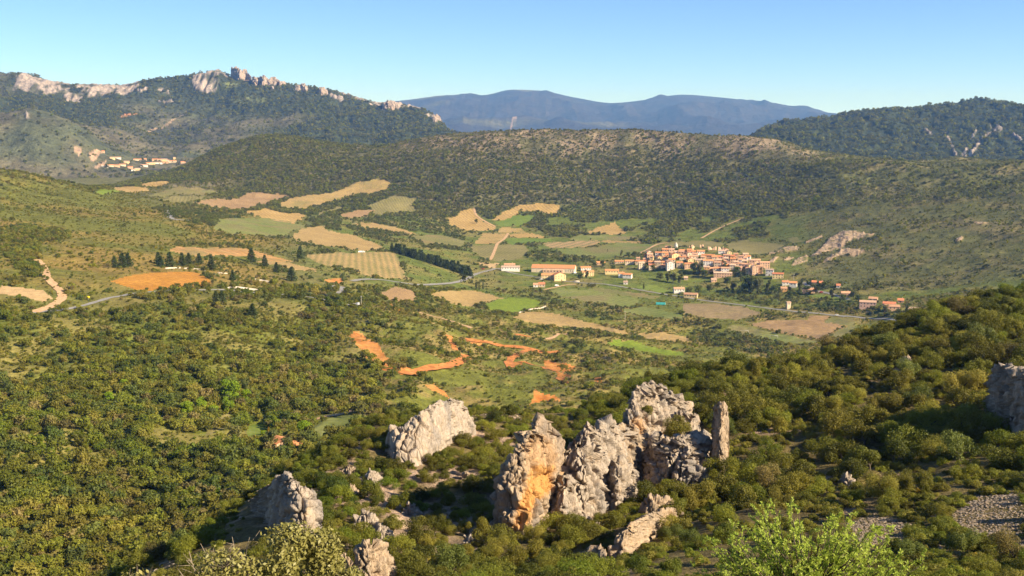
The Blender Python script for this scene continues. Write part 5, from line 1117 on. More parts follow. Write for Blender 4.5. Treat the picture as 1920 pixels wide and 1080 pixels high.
def building(name, p, w, d, h, yaw, roofc, wallc, label, cat='house', group=None, pitch=0.36, axis='x', wins=None, chim=False, skirt=3.0, door=True, ov=0.35):
    az = math.atan2(p.x, p.y)
    r_ = bpy.data.objects.new(name, None); COL.objects.link(r_)
    back = Vector((math.sin(az), math.cos(az), 0))
    r_.location = p+back*(d/2); r_.rotation_euler = (0, 0, -az+math.radians(yaw))
    r_['label'] = label; r_['category'] = cat
    if group: r_['group'] = group
    hw, hd = w/2, d/2
    span = hd if axis == 'x' else hw; rise = span*pitch
    if axis == 'x':
        V = [(-hw, -hd, -skirt), (hw, -hd, -skirt), (hw, hd, -skirt), (-hw, hd, -skirt), (-hw, -hd, h), (hw, -hd, h), (hw, hd, h), (-hw, hd, h), (-hw, 0, h+rise), (hw, 0, h+rise)]
        tri = [(1, 2, 6, 9), (1, 9, 5, 5), (3, 0, 4, 8), (3, 8, 7, 7)]
    else:
        V = [(-hw, -hd, -skirt), (hw, -hd, -skirt), (hw, hd, -skirt), (-hw, hd, -skirt), (-hw, -hd, h), (hw, -hd, h), (hw, hd, h), (-hw, hd, h), (0, -hd, h+rise), (0, hd, h+rise)]
        tri = []
    me = bpy.data.meshes.new('wall')
    if axis == 'x': me.from_pydata(V, [], [(0, 1, 5, 4), (2, 3, 7, 6), (1, 2, 6, 9, 5), (3, 0, 4, 8, 7)])
    else: me.from_pydata(V, [], [(1, 2, 6, 5), (3, 0, 4, 7), (0, 1, 5, 8, 4), (2, 3, 7, 9, 6)])
    me.materials.append(M['w_'+wallc]); o = bpy.data.objects.new('wall', me); COL.objects.link(o); o.parent = r_
    # roof slabs with thickness
    t_ = 0.22; g = ov
    a, b = (hw+g, hd+g) if axis == 'x' else (hd+g, hw+g)
    z0 = h-g*pitch+0.04; z1 = h+rise+0.04
    prof = [(-b, z0), (0, z1), (b, z0), (b, z0+t_), (0, z1+t_), (-b, z0+t_)]
    V = []
    for s in (-a, a):
        for (q, z) in prof: V.append((s, q, z) if axis == 'x' else (q, s, z))
    Fc = [(0, 1, 7, 6), (1, 2, 8, 7), (2, 3, 9, 8), (3, 4, 10, 9), (4, 5, 11, 10), (5, 0, 6, 11), (0, 5, 4, 1), (1, 4, 3, 2), (6, 7, 10, 11), (7, 8, 9, 10)]
    me = bpy.data.meshes.new('roof'); me.from_pydata(V, [], Fc); me.materials.append(M['r_'+roofc]); ro = bpy.data.objects.new('roof', me); COL.objects.link(ro); ro.parent = r_
    if chim:
        c = bpy.data.objects.new('chimney', CHIM); COL.objects.link(c); c.parent = ro; c.location = (hw*0.5 if axis == 'x' else 0.4, 0.5 if axis == 'x' else hd*0.4, h+rise+0.2)
    n, rows = wins if wins else (max(1, int(w/3.2)), max(1, int((h-0.2)/2.8)))
    for rr_ in range(rows):
        for k in range(n):
            x = -hw+w*(k+0.5)/n; z = h-1.35-2.8*rr_
            if z < 0.9: continue
            if door and rr_ == rows-1 and k == n//2 and rows > 1:
                o = bpy.data.objects.new('door', DOOR); COL.objects.link(o); o.parent = r_; o.location = (x, -hd-0.04, 0.0); continue
            o = bpy.data.objects.new('window', WIN); COL.objects.link(o); o.parent = r_; o.location = (x, -hd-0.03, z)
    if h > 3.6 and d > 6:
        o = bpy.data.objects.new('window', WINS); COL.objects.link(o); o.parent = r_; o.location = (hw+0.03, -hd*0.3, h-1.4)
    return r_
def at_px(xl, xr, base, rmin=1000, rmax=2000): return unproject((xl+xr)/2, base, rmin, rmax)
VA = lambda *e: ('A',)+e; VB = lambda *e: ('B',)+e
HS = [VA(20, 245, 455, 490, 'orange', 'buff'), VA(250, 480, 450, 520, 'orange', 'cream'), VA(480, 740, 450, 512, 'orange', 'buff'), VA(555, 700, 500, 632, 'pinkish', 'cream', 12), VA(790, 950, 540, 632, 'red', 'cream'), VA(785, 920, 460, 500, 'orange', 'peach'), VA(920, 1080, 478, 590, 'pinkish', 'buff'), VA(1080, 1220, 475, 545, 'orange', 'yellow'), VA(1065, 1170, 550, 600, 'orange', 'peach'), VA(1180, 1370, 498, 640, 'pinkish', 'white', 14),
 VA(935, 1080, 262, 345, 'orange', 'white'), VA(1080, 1240, 262, 305, 'orange', 'cream'), VA(1165, 1265, 308, 340, 'orange', 'peach'), VA(1275, 1500, 310, 392, 'orange', 'yellow', 22), VA(1480, 1650, 360, 415, 'orange', 'cream'), VA(1110, 1205, 358, 415, 'orange', 'buff'), VA(1235, 1400, 412, 465, 'orange', 'cream'), VA(975, 1100, 358, 425, 'orange', 'yellow', 15), VA(1475, 1650, 215, 290, 'orange', 'peach'), VA(1655, 1860, 232, 300, 'orange', 'pink'), VA(1645, 1790, 412, 475, 'orange', 'yellow', 20), VA(1410, 1570, 492, 592, 'orange', 'buff'), VA(1580, 1840, 518, 612, 'orange', 'peach', 10), VA(1690, 1920, 340, 400, 'rust', 'cream'), VA(1090, 1270, 185, 235, 'orange', 'peach'), VA(1365, 1520, 240, 300, 'pinkish', 'white'), VA(1830, 1990, 430, 540, 'rust', 'yellow'),
 VB(65, 230, 205, 268, 'orange', 'white'), VB(150, 440, 285, 345, 'orange', 'peach', -8), VB(20, 250, 385, 485, 'grey-brown', 'yellow'), VB(185, 400, 400, 495, 'orange', 'white'), VB(440, 600, 310, 365, 'red', 'peach'), VB(590, 760, 285, 352, 'rust', 'peach'), VB(650, 760, 218, 275, 'pinkish', 'yellow', 15), VB(490, 640, 195, 245, 'pinkish', 'white'), VB(735, 830, 300, 355, 'red', 'ochre'), VB(800, 900, 268, 342, 'rust', 'peach'), VB(900, 1010, 310, 392, 'rust', 'pink'), VB(980, 1100, 268, 345, 'pinkish', 'peach', 10), VB(410, 560, 432, 522, 'rust', 'cream'), VB(600, 850, 400, 445, 'rust', 'pink'), VB(840, 955, 450, 500, 'rust', 'cream'), VB(945, 1090, 395, 440, 'pinkish', 'yellow'), VB(960, 1090, 465, 500, 'rust', 'pink'), VB(1100, 1240, 392, 482, 'pinkish', 'peach'), VB(1200, 1340, 385, 452, 'rust', 'peach', 12), VB(1095, 1200, 480, 532, 'rust', 'peach'), VB(1150, 1280, 530, 682, 'pinkish', 'peach', 18), VB(1250, 1400, 520, 645, 'rust', 'peach'), VB(1310, 1530, 440, 552, 'rust', 'peach', 10), VB(1440, 1610, 585, 682, 'grey-brown', 'white'), VB(1570, 1810, 662, 742, 'red', 'yellow'), VB(200, 330, 530, 652, 'pinkish', 'ochre'), VB(390, 560, 550, 640, 'orange', 'cream'), VB(545, 720, 545, 632, 'rust', 'white'), VB(390, 790, 640, 716, 'pinkish', 'peach'), VB(560, 720, 482, 550, 'orange', 'peach'), VB(720, 830, 482, 545, 'rust', 'pink'), VB(1050, 1150, 560, 592, 'rust', 'cream'), VB(840, 960, 520, 560, 'rust', 'peach'), VB(300, 400, 545, 600, 'rust', 'yellow')]
rows_ = []
for e in HS:
    x0, y0, s = (1150, 452, 12.0) if e[0] == 'A' else (1300, 452, 10.667)
    xl, xr, ev, bs = x0+e[1]/s, x0+e[2]/s, y0+e[3]/s, y0+e[4]/s
    rows_.append((xl, xr, ev, bs, e[5], e[6], e[7] if len(e) > 7 else (int(xl*7) % 9)-4))
rv = np.random.default_rng(77); VP = [(1196, 482), (1240, 470), (1262, 466), (1350, 467), (1400, 482), (1438, 503), (1425, 516), (1345, 512), (1300, 502), (1240, 500), (1196, 495)]
while len(rows_) < len(HS)+38:
    x = 1196+244*rv.random(); y = 466+50*rv.random()
    if not inpoly(np.array([x]), np.array([y]), VP)[0]: continue
    w2 = 7+6*rv.random(); h2 = 5.0+3.5*rv.random()
    rows_.append((x-w2/2, x+w2/2, y-h2, y, ['orange', 'rust', 'pinkish', 'rust'][int(rv.random()*4)], ['peach', 'cream', 'white', 'pink', 'yellow', 'peach'][int(rv.random()*6)], [0, 6, -8, 18, -5][int(rv.random()*5)]))
BN = [(0, 476, 'topmost'), (476, 482, 'upper'), (482, 489, 'upper middle'), (489, 496, 'middle'), (496, 503, 'lower middle'), (503, 512, 'lower'), (512, 600, 'lowest')]
for lo, hi, nm in BN:
    g = sorted([r for r in rows_ if lo <= r[3] < hi])
    for i, (xl, xr, ev, bs, rc, wc, yw) in enumerate(g):
        p = at_px(xl, xr, bs+1.0, 1300, 1700); s = mpp(p)
        w_ = (xr-xl)*s*0.88; h_ = max(3.0, (bs-ev)*s*1.15)
        ax = 'y' if abs(yw) >= 14 else 'x'
        building('house', p, w_, 6.6 if ax == 'x' else 9.0, h_, yw, rc, wc, '%s house with %s roof, %s from left in the %s tier of the village' % (wc, rc, ordn(i), nm), group='houses of the hill village', axis=ax, chim=(i % 3 == 0), pitch=0.42)
def bpx(c0, s, lst, rlo, rhi, phrase, d=8.0, grp=None, pitch=0.42):
    for i, (a, b, ev, bs, rc, wc, yw, lab) in enumerate(lst):
        xl, xr, e_, b_ = c0[0]+a/s, c0[0]+b/s, c0[1]+ev/s, c0[1]+bs/s
        p = at_px(xl, xr, b_+0.6, rlo, rhi); sc_ = mpp(p)
        building('house', p, (xr-xl)*sc_*0.97, d, max(2.6, (b_-e_)*sc_), yw, rc, wc, lab, group=grp, axis='y' if abs(yw) >= 14 else 'x', chim=(i % 2 == 0), pitch=pitch)
bpx((1400, 490), 5.647, [(375, 445, 218, 252, 'orange', 'white', 5, 'white house with orange roof just below the yellow villa'), (455, 530, 228, 276, 'orange', 'white', -4, 'white two-storey house right of a smaller white one'), (590, 740, 298, 337, 'rust', 'peach', 4, 'long peach house beside the eastern lane'), (690, 735, 218, 245, 'red', 'peach', 0, 'small red-roofed house among trees above the lane'), (768, 806, 225, 252, 'red', 'pink', 6, 'small pink house right of the red-roofed one'), (950, 990, 255, 278, 'red', 'white', 0, 'tiny lone red-roofed house against the dark slope'), (1000, 1092, 335, 365, 'rust', 'peach', 8, 'half-hidden peach house at the end of the lane'), (1296, 1382, 395, 435, 'rust', 'peach', -6, 'peach house behind the large arched one'), (1198, 1362, 432, 496, 'pinkish', 'pink', 3, 'large pink house with a row of arched windows'), (1448, 1572, 448, 480, 'red', 'peach', -4, 'peach house with red roof, right of the large pink one'), (1463, 1612, 478, 522, 'rust', 'peach', 6, 'low peach house before the red-roofed one'), (1755, 1850, 535, 580, 'rust', 'pink', 4, 'pink house at the edge of the wooded hillside'), (360, 425, 285, 322, 'rust', 'ochre', 5, 'small ochre shed under the white houses'), (1715, 1835, 518, 532, 'grey-brown', 'white', 0, 'low white outbuilding beside the pink house'), (1600, 1660, 424, 436, 'red', 'peach', 0, 'distant low house behind the eastern trees')], 1000, 1700, '')
bpx((860, 470), 5.647, [(875, 1005, 255, 305, 'orange', 'yellow', 0, 'yellow house with orange roof before the winery'), (1000, 1130, 255, 318, 'orange', 'yellow', 18, 'gabled yellow house right of the other before the winery'), (1290, 1400, 180, 215, 'orange', 'white', 8, 'white house with orange roof right of the winery'), (1300, 1430, 222, 268, 'orange', 'yellow', 10, 'yellow house just below the white one by the winery'), (1458, 1550, 125, 147, 'orange', 'peach', 0, 'peach house alone in the trees west of the village'), (1548, 1695, 210, 248, 'orange', 'yellow', 4, 'long yellow bungalow between winery and village'), (1690, 1752, 240, 285, 'orange', 'white', 6, 'white half house left of its twin below the village'), (1740, 1835, 252, 292, 'orange', 'white', -10, 'white gabled house right of its twin below the village'), (480, 600, 148, 166, 'rust', 'peach', 0, 'peach wall-like house behind the maroon building'), (450, 650, 172, 216, 'grey-brown', 'white', 0, 'white flat building with maroon front at the village entrance'), (1745, 1790, 335, 355, 'grey-brown', 'white', 0, 'tiny pale hut on the lawn by the road'), (790, 840, 358, 384, 'rust', 'white', 0, 'small white shack in the roadside yard'), (845, 915, 352, 384, 'red', 'buff', 0, 'brown shack next to the white shack')], 1250, 1800, '')
bpx((1140, 440), 5.647, [(692, 806, 572, 618, 'rust', 'white', 10, 'white house with rust roof by the straight road'), (806, 950, 632, 668, 'rust', 'yellow', -8, 'long yellow barn on the straight road'), (1090, 1145, 475, 500, 'pinkish', 'peach', 10, 'small peach hut on the slope below the village'), (805, 845, 455, 478, 'pinkish', 'buff', 0, 'small buff hut among the village trees')], 1200, 1600, '')
# the winery: one long hall with a gabled front wing
p = unproject(860+1008/5.647, 470+236/5.647, 1300, 1800); s = mpp(p)
wn_ = building('winery', p, 460/5.647*s, 22, 6.4, -7, 'orange', 'cream', 'long winery hall with a broad orange tiled roof', cat='winery', pitch=0.34, wins=(0, 0), door=False)
me = bpy.data.meshes.new('front_wing'); wv = 17.0
V = [(-14, -13.0, -2), (14, -13.0, -2), (14, -11.05, -2), (-14, -11.05, -2), (-14, -13.0, 4.6), (14, -13.0, 4.6), (14, -11.05, 4.6), (-14, -11.05, 4.6)]
me.from_pydata(V, [], [(0, 1, 5, 4), (1, 2, 6, 5), (2, 3, 7, 6), (3, 0, 4, 7), (4, 5, 6, 7)]); me.materials.append(M['w_peach']); o = bpy.data.objects.new('front_wing', me); COL.objects.link(o); o.parent = wn_
for k in range(6):
    o = bpy.data.objects.new('window', WIN); COL.objects.link(o); o.parent = wn_; o.location = (-11+k*4.4, -13.03, 2.6); o.scale = (1.6, 1, 1.2)
for k in range(4):
    o = bpy.data.objects.new('window', WIN); COL.objects.link(o); o.parent = wn_; o.location = (18+k*3.2, -11.03, 3.2)
# cottage in the near valley
p = unproject(527, 848, 350, 620)
building('cottage', p, 7.0, 7.5, 3.6, 25, 'orange', 'peach', 'red-roofed cottage half hidden by trees in the near valley', axis='y', wins=(2, 1))
p = unproject(553, 846, 350, 620)
building('cottage', p, 6.0, 5.5, 2.4, -10, 'orange', 'peach', 'low orange-roofed outhouse right of the cottage', wins=(1, 1))
# far village
FV = [(230, 305, 236, 252), (320, 405, 222, 248), (620, 740, 258, 276), (735, 822, 238, 268), (922, 1005, 240, 275), (1005, 1085, 258, 276), (1080, 1165, 240, 285), (1150, 1200, 262, 290), (1200, 1310, 272, 302), (1265, 1300, 230, 248), (1390, 1462, 298, 316), (820, 900, 305, 335), (890, 965, 302, 335), (965, 1080, 308, 330), (1100, 1180, 298, 320), (735, 842, 350, 374), (460, 545, 302, 318), (525, 600, 368, 402), (580, 638, 420, 442), (300, 385, 350, 380), (385, 480, 342, 362), (95, 190, 350, 374), (215, 285, 350, 374), (95, 140, 128, 150), (640, 720, 420, 432)]
FV.sort()
for i, (a, b, ev, bs) in enumerate(FV):
    x0, y0, s = 180, 270, 8.727
    p = at_px(x0+a/s, x0+b/s, y0+bs/s, 3400, 5200); sc_ = mpp(p)
    building('house', p, (b-a)/s*sc_, 12, max(5, (bs-ev)/s*sc_*0.7), (i*7) % 11-5, ['orange', 'rust', 'orange', 'pinkish'][i % 4], ['peach', 'white', 'cream', 'yellow'][i % 4], '%s house in the distant village below the rocky massif, %s from left' % (['peach', 'white', 'cream', 'yellow'][i % 4], ordn(i)), group='houses of the distant village', pitch=0.4, skirt=10, wins=(3, 1), door=False)
# pointed white tower above the village
def lathe(name, prof, mat, parent=None, n=16):
    V = [(r*math.cos(k*6.28318/n), r*math.sin(k*6.28318/n), z) for r, z in prof for k in range(n)]
    Fq = [(i*n+k, i*n+(k+1) % n, (i+1)*n+(k+1) % n, (i+1)*n+k) for i in range(len(prof)-1) for k in range(n)]
    me = mesh_from(name, V, Fq, False); me.materials.append(mat); o = bpy.data.objects.new(name, me); COL.objects.link(o)
    if parent: o.parent = parent
    return o
p = unproject(1267.5, 464, 1300, 1900)
tw = bpy.data.objects.new('windmill', None); COL.objects.link(tw); tw.location = p; tw['label'] = 'small white round windmill tower with pointed cap above the village'; tw['category'] = 'windmill'
lathe('wall', [(2.6, -2), (2.5, 0), (2.2, 5.0)], M['w_white'], tw); lathe('cap', [(2.7, 4.9), (2.5, 5.2), (0.05, 8.6)], M['pale_wall'], tw)
d_ = bpy.data.objects.new('door', DOOR); COL.objects.link(d_); d_.parent = tw; d_.location = (0.4, -2.48, 0)
# ruined walls on the village knoll
def ruin(xl, xr, top, base, label, seed):
    p = at_px(xl, xr, base, 1300, 1800); s = mpp(p); w_ = (xr-xl)*s; h = (base-top)*s; rr = np.random.default_rng(seed)
    az = math.atan2(p.x, p.y); V = []; Fq = []; n = 14
    hs = h*(0.45+0.55*np.abs(np.sin(np.linspace(0.5, 4.5, n)+rr.random()*2)))*(0.8+0.3*rr.random(n))
    for k in range(n):
        x = -w_/2+w_*k/(n-1)
        for y, z in ((-0.6, -2), (-0.5, hs[k]), (0.5, hs[k]*0.96), (0.6, -2)): V.append((x, y+0.15*math.sin(k*2.1), z))
    for k in range(n-1):
        for j in range(3): Fq.append((4*k+j, 4*k+4+j, 4*k+5+j, 4*k+j+1))
    Fq += [(0, 1, 2, 3), (4*n-4, 4*n-1, 4*n-2, 4*n-3)]
    me = mesh_from('ruined_wall', V, Fq, False); me.materials.append(M['w_peach'])
    o = add('ruined_wall', me, label=label, cat='ruin', group='ruins above the hill village', loc=p); o.rotation_euler = (0, 0, -az)
ruin(1312, 1319, 458, 464.5, 'small square stump of ruined wall above the village', 1)
ruin(1327, 1343, 462, 469, 'longest ruined wall on the village top', 2)
ruin(1346, 1356, 462, 470, 'ruined wall at the right end of the village top', 3)
ruin(1292, 1302, 459, 465, 'ruined wall left of the square stump', 4)
p = unproject(1298.3, 470, 1300, 1800)
bt = bpy.data.objects.new('bell_tower', None); COL.objects.link(bt); bt.location = p; bt['label'] = 'narrow yellow bell tower above the village roofs'; bt['category'] = 'tower'
for nm, parts, mt in (('wall', [(-1.1, 1.1, -1.1, 1.1, -2, 6.2)], 'w_yellow'), ('cap', [(-1.3, 1.3, -1.3, 1.3, 6.2, 6.6)], 'w_cream')):
    me = boxmesh(nm, parts); me.materials.append(M[mt]); o = bpy.data.objects.new(nm, me); COL.objects.link(o); o.parent = bt
# transformer tower by the straight road
p = unproject(1478, 580, 1000, 1500)
building('transformer_tower', p, 4.2, 4.2, 7.6, 20, 'pinkish', 'cream', 'tall narrow transformer tower beside the straight road', cat='tower', wins=(1, 1), door=False, skirt=1)
# polytunnel
p = unproject(1239, 571, 1000, 1500)
me = bpy.data.meshes.new('cover'); n = 10; V = [(x, 2.6*math.cos(math.pi*k/n), 2.6*math.sin(math.pi*k/n)) for x in (-5.5, 5.5) for k in range(n+1)]
me.from_pydata(V, [], [(k, k+1, n+2+k, n+1+k) for k in range(n)]+[tuple(range(n+1)), tuple(range(n+1, 2*n+2))]); me.materials.append(M['teal'])
pt = bpy.data.objects.new('polytunnel', None); COL.objects.link(pt); pt.location = p; pt.rotation_euler = (0, 0, -0.2); pt['label'] = 'teal polytunnel in the garden plot by the straight road'; pt['category'] = 'polytunnel'
o = bpy.data.objects.new('cover', me); COL.objects.link(o); o.parent = pt
me = boxmesh('door', [(5.5, 5.56, -0.8, 0.8, 0, 2.0)]); me.materials.append(M['white']); o = bpy.data.objects.new('door', me); COL.objects.link(o); o.parent = pt
# poles
def pole(px, py, hpx, label, arm=True, rmin=500, rmax=2000, box=False):
    p = unproject(px, py, rmin, rmax); h = hpx*mpp(p)
    r_ = bpy.data.objects.new('utility_pole', None); COL.objects.link(r_); r_.location = p; r_['label'] = label; r_['category'] = 'pole'
    me = make_mesh('post', tubes([((0, 0, -1), (0, 0, h), 0.24, 0.17)], 8), M['pale_wall']); o = bpy.data.objects.new('post', me); COL.objects.link(o); o.parent = r_
    if arm:
        me = boxmesh('crossarm', [(-0.9, 0.9, -0.1, 0.1, h-0.5, h-0.3)]); me.materials.append(M['metal']); o = bpy.data.objects.new('crossarm', me); COL.objects.link(o); o.parent = r_
    return r_
pole(1172, 600, 16, 'pale utility pole standing alone in the meadow', rmax=1500)
pole(677.5, 577, 22, 'pale utility pole at the roadside lay-by', rmax=1000)
pole(1488, 525, 11, 'utility pole beside the white houses east of the village')
pole(1457, 548, 9, 'utility pole below the yellow villa')
p = unproject(672, 573, 500, 1000)
me = boxmesh('transformer_box', [(-1.6, 1.6, -0.9, 0.9, -0.5, 2.2), (-1.8, 1.8, -1.1, 1.1, 2.2, 2.4)]); me.materials.append(M['white']); add('transformer_box', me, label='white transformer box beside the lay-by pole', cat='box', loc=p)
# sign
p = unproject(165.5, 563, 500, 1100); sg = bpy.data.objects.new('road_sign', None); COL.objects.link(sg); sg.location = p; sg['label'] = 'small yellow sign board beside the left hillside road'; sg['category'] = 'sign'
for nm, parts, mt in (('post', [(-0.06, 0.06, -0.06, 0.06, -0.5, 2.4)], 'metal'), ('board', [(-1.0, 1.0, -0.12, -0.07, 1.4, 2.9)], 'yellow')):
    me = boxmesh(nm, parts); me.materials.append(M[mt]); o = bpy.data.objects.new(nm, me); COL.objects.link(o); o.parent = sg
# goal frames
for px, py, lab in ((1396, 624, 'left white goal frame on the football pitch'), (1451, 634, 'right white goal frame on the football pitch')):
    p = unproject(px, py, 900, 1500); me = boxmesh('goal_frame', [(-3.7, -3.55, -0.08, 0.08, -0.3, 2.44), (3.55, 3.7, -0.08, 0.08, -0.3, 2.44), (-3.7, 3.7, -0.08, 0.08, 2.44, 2.6)]); me.materials.append(M['white'])
    o = add('goal_frame', me, label=lab, cat='goal', group='goal frames of the pitch', loc=p); o.rotation_euler = (0, 0, -0.4)
# vehicles
def vehicle(px, py, mat, label, van=False, yaw=0, rmin=900, rmax=2000, L=4.3):
    p = unproject(px, py, rmin, rmax); p = p+Vector((0, 0, 0.35))
    r_ = bpy.data.objects.new('parked_van' if van else 'car', None); COL.objects.link(r_); r_.location = p; r_.rotation_euler = (0, 0, -math.atan2(p.x, p.y)+math.radians(yaw)); r_['label'] = label; r_['category'] = 'van' if van else 'car'
    hl = L/2
    prof = [(-hl, 0.35), (-hl, 1.0), (-hl*0.85, 2.1), (hl*0.55, 2.15), (hl*0.8, 1.2), (hl, 1.05), (hl, 0.35)] if van else [(-hl, 0.35), (-hl, 0.9), (-hl*0.7, 1.0), (-hl*0.45, 1.45), (hl*0.25, 1.45), (hl*0.55, 0.98), (hl, 0.85), (hl, 0.35)]
    n = len(prof); V = [(x, y, z) for y in (-0.88, 0.88) for x, z in prof]
    me = bpy.data.meshes.new('body'); me.from_pydata(V, [], [tuple(range(n)), tuple(range(2*n-1, n-1, -1))]+[(k, (k+1) % n, n+(k+1) % n, n+k) for k in range(n)]); me.materials.append(M[mat]); o = bpy.data.objects.new('body', me); COL.objects.link(o); o.parent = r_
    for s in (-1, 1):
        me = boxmesh('side_window', [(-hl*0.4, hl*0.25, s*0.885-0.01, s*0.885+0.01, 1.05, 1.38)] if not van else [(hl*0.1, hl*0.5, s*0.885-0.01, s*0.885+0.01, 1.3, 1.95)]); me.materials.append(M['glass']); o = bpy.data.objects.new('side_window', me); COL.objects.link(o); o.parent = r_
    for x in (-hl*0.6, hl*0.6):
        for y in (-0.8, 0.8):
            me = make_mesh('wheel', tubes([((x, y-0.1, 0.33), (x, y+0.1, 0.33), 0.33, 0.33), ((x, y-0.1, 0.33), (x, y-0.101, 0.33), 0.33, 0.01), ((x, y+0.1, 0.33), (x, y+0.101, 0.33), 0.33, 0.01)], 10), M['rubber']); o = bpy.data.objects.new('wheel', me); COL.objects.link(o); o.parent = r_
vehicle(1569, 592.5, 'white', 'white car driving on the straight road', yaw=8, rmax=1500)
vehicle(1044, 537, 'white', 'white van parked in the meadow yard', van=True, yaw=10, L=5.2)
vehicle(1015, 525, 'white', 'white car by the hedge below the winery', yaw=-5)
vehicle(1008, 524.5, 'dark_paint', 'dark car left of the white car below the winery', yaw=-5)
vehicle(1078, 513, 'white', 'white van parked at the winery corner', van=True, yaw=30)
vehicle(1083, 514, 'dark_paint', 'dark car parked right of the winery van', yaw=20)
vehicle(906, 505.5, 'red_paint', 'red car at the village entrance', yaw=0)
vehicle(678, 474, 'white', 'white coach-like van beside the striped vineyard', van=True, yaw=4, L=9)
vehicle(1540, 549, 'red_paint', 'red car parked by the eastern lane', yaw=12)
vehicle(470, 833, 'blue', 'blue car in the cottage garden', yaw=20, rmin=380, rmax=620)
# roadside walls and banks on the left hillside
def wall_line(pts, h, t_, label, mat='pale_wall', rmin=500, rmax=1300):
    P = [unproject(x, y, rmin, rmax) for x, y in pts]; Q = []
    for a, b in zip(P[:-1], P[1:]):
        n = max(2, int((b-a).length/4))
        for k in range(n): q = a.lerp(b, k/n); q.z = height(q.x, q.y); Q.append(q)
    Q.append(P[-1]); V = []; Fq = []
    for i, q in enumerate(Q):
        d = Q[min(i+1, len(Q)-1)]-Q[max(i-1, 0)]; d.z = 0; d.normalize(); nr = Vector((-d.y, d.x, 0))*t_/2
        hh = h*(0.8+0.3*math.sin(i*1.3)**2)
        for s, z in ((-1, -0.8), (-1, hh), (1, hh), (1, -0.8)): V.append((q.x+nr.x*s, q.y+nr.y*s, q.z+z))
    for i in range(len(Q)-1):
        for j in range(3): Fq.append((4*i+j, 4*i+4+j, 4*i+5+j, 4*i+j+1))
    e = 4*(len(Q)-1); Fq += [(0, 1, 2, 3), (e+3, e+2, e+1, e)]
    me = mesh_from('stone_wall', V, Fq, False); me.materials.append(M[mat]); add('stone_wall', me, label=label, cat='wall', group='stone walls of the valley')
for pts, h, lab in [(c4([(930, 312), (975, 310), (1015, 310)]), 1.0, 'pale roadside wall behind the orange field, left piece'), (c4([(1035, 312), (1090, 315), (1155, 325)]), 1.0, 'pale roadside wall behind the orange field, middle piece'), (c4([(1225, 337), (1280, 340)]), 0.8, 'short pale wall right of the orange field'), (c4([(1310, 352), (1360, 362)]), 1.0, 'short pale wall below the short one'), (c4([(1415, 372), (1470, 380), (1510, 388)]), 1.2, 'bright pale wall on the upper road bend'), (c4([(1735, 427), (1790, 443), (1825, 455), (1848, 472), (1840, 482)]), 1.2, 'white curving parapet at the lay-by above the road'), (c4([(1280, 425), (1330, 420), (1400, 428), (1470, 442)]), 1.4, 'long rough stone bank above the left road')]:
    wall_line(pts, h, 0.8, lab)
wall_line(c5([(1000, 560), (1050, 545), (1120, 535), (1150, 525)]), 1.0, 1.0, 'grey stone wall under the bright green field', 'stone_wall', 900, 1500)
wall_line(crop(860, 470, 5.647, [(1215, 328), (1280, 330)]), 1.6, 0.8, 'stone wall beside the winery road', 'stone_wall', 1100, 1700)

# ------------------------------------------------------------------ near plants at the lower edge
def near_oak(px, top_py, r, wid, label, seed, n, hgt, dead=True):
    az, t = ray(px, top_py); x, y = r*math.sin(az), r*math.cos(az); ztop = CAMZ+r*t; zg = height(x, y); rr = np.random.default_rng(seed)
    root = bpy.data.objects.new('oak_shrub', None); COL.objects.link(root); root.location = (x, y, zg); root['label'] = label; root['category'] = 'tree'
    H = ztop-zg; lobes = []
    for k in range(26):
        a = rr.random()*6.283; q = wid*0.45*math.sqrt(rr.random()); zt = H-0.9*(q/(wid*0.5))**2
        lobes.append((q*math.cos(a), q*math.sin(a), zt-0.25-0.5*rr.random()*hgt, 0.16+0.2*rr.random()))
    lobes.append((0, 0, H-0.35, 0.34))
    L = leaf_cloud(lobes, n, 0.026, rr, 1.2, up=0.4, inner=0.5, jit=0.8)
    me = make_mesh('crown', L, M['leaf_near']); o = bpy.data.objects.new('crown', me); COL.objects.link(o); o.parent = root
    segs = [((0, 0, -0.4), (0.1, 0, H*0.45), 0.09, 0.06)]
    for l in lobes:
        m_ = (l[0]*0.45, l[1]*0.45, H*0.45+(l[2]-H*0.45)*0.5); segs += [((0.1, 0, H*0.42), m_, 0.035, 0.02), (m_, l[:3], 0.02, 0.008)]
        for k in range(7):
            d = rr.normal(size=3); d /= np.linalg.norm(d); d[2] = abs(d[2]); segs.append((l[:3], tuple(np.array(l[:3])+d*l[3]*1.05), 0.008, 0.003))
    me = make_mesh('branches', tubes(segs, 5), M['bark'], True); o = bpy.data.objects.new('branches', me); COL.objects.link(o); o.parent = root
    if dead:
        sg_ = []
        for k in range(26):
            b = Vector((-wid*0.42+rr.normal()*0.15, rr.normal()*0.15, H-1.3)); q = b+Vector((rr.normal()*0.35-0.15, rr.normal()*0.2, 0.45+0.55*rr.random())); sg_.append((b, q, 0.008, 0.004))
            for j in range(4):
                f = b.lerp(q, 0.4+0.5*rr.random()); sg_.append((f, f+Vector(rr.normal(size=3))*0.16, 0.005, 0.002))
        me = make_mesh('dead_twigs', tubes(sg_, 4), M['twig']); o = bpy.data.objects.new('dead_twigs', me); COL.objects.link(o); o.parent = root; o['label'] = 'pale leafless twigs on the left side'
near_oak(540, 972, 16, 2.4, 'near oak crown with small shiny tan-lit leaves at the bottom edge', 3, 20000, 1.4)
near_oak(420, 1020, 15, 1.5, 'lower oak crown left of the larger near oak', 4, 7000, 1.0, False)
near_oak(255, 1058, 14, 1.1, 'tip of an oak crown at the bottom left edge', 6, 4000, 0.6, False)
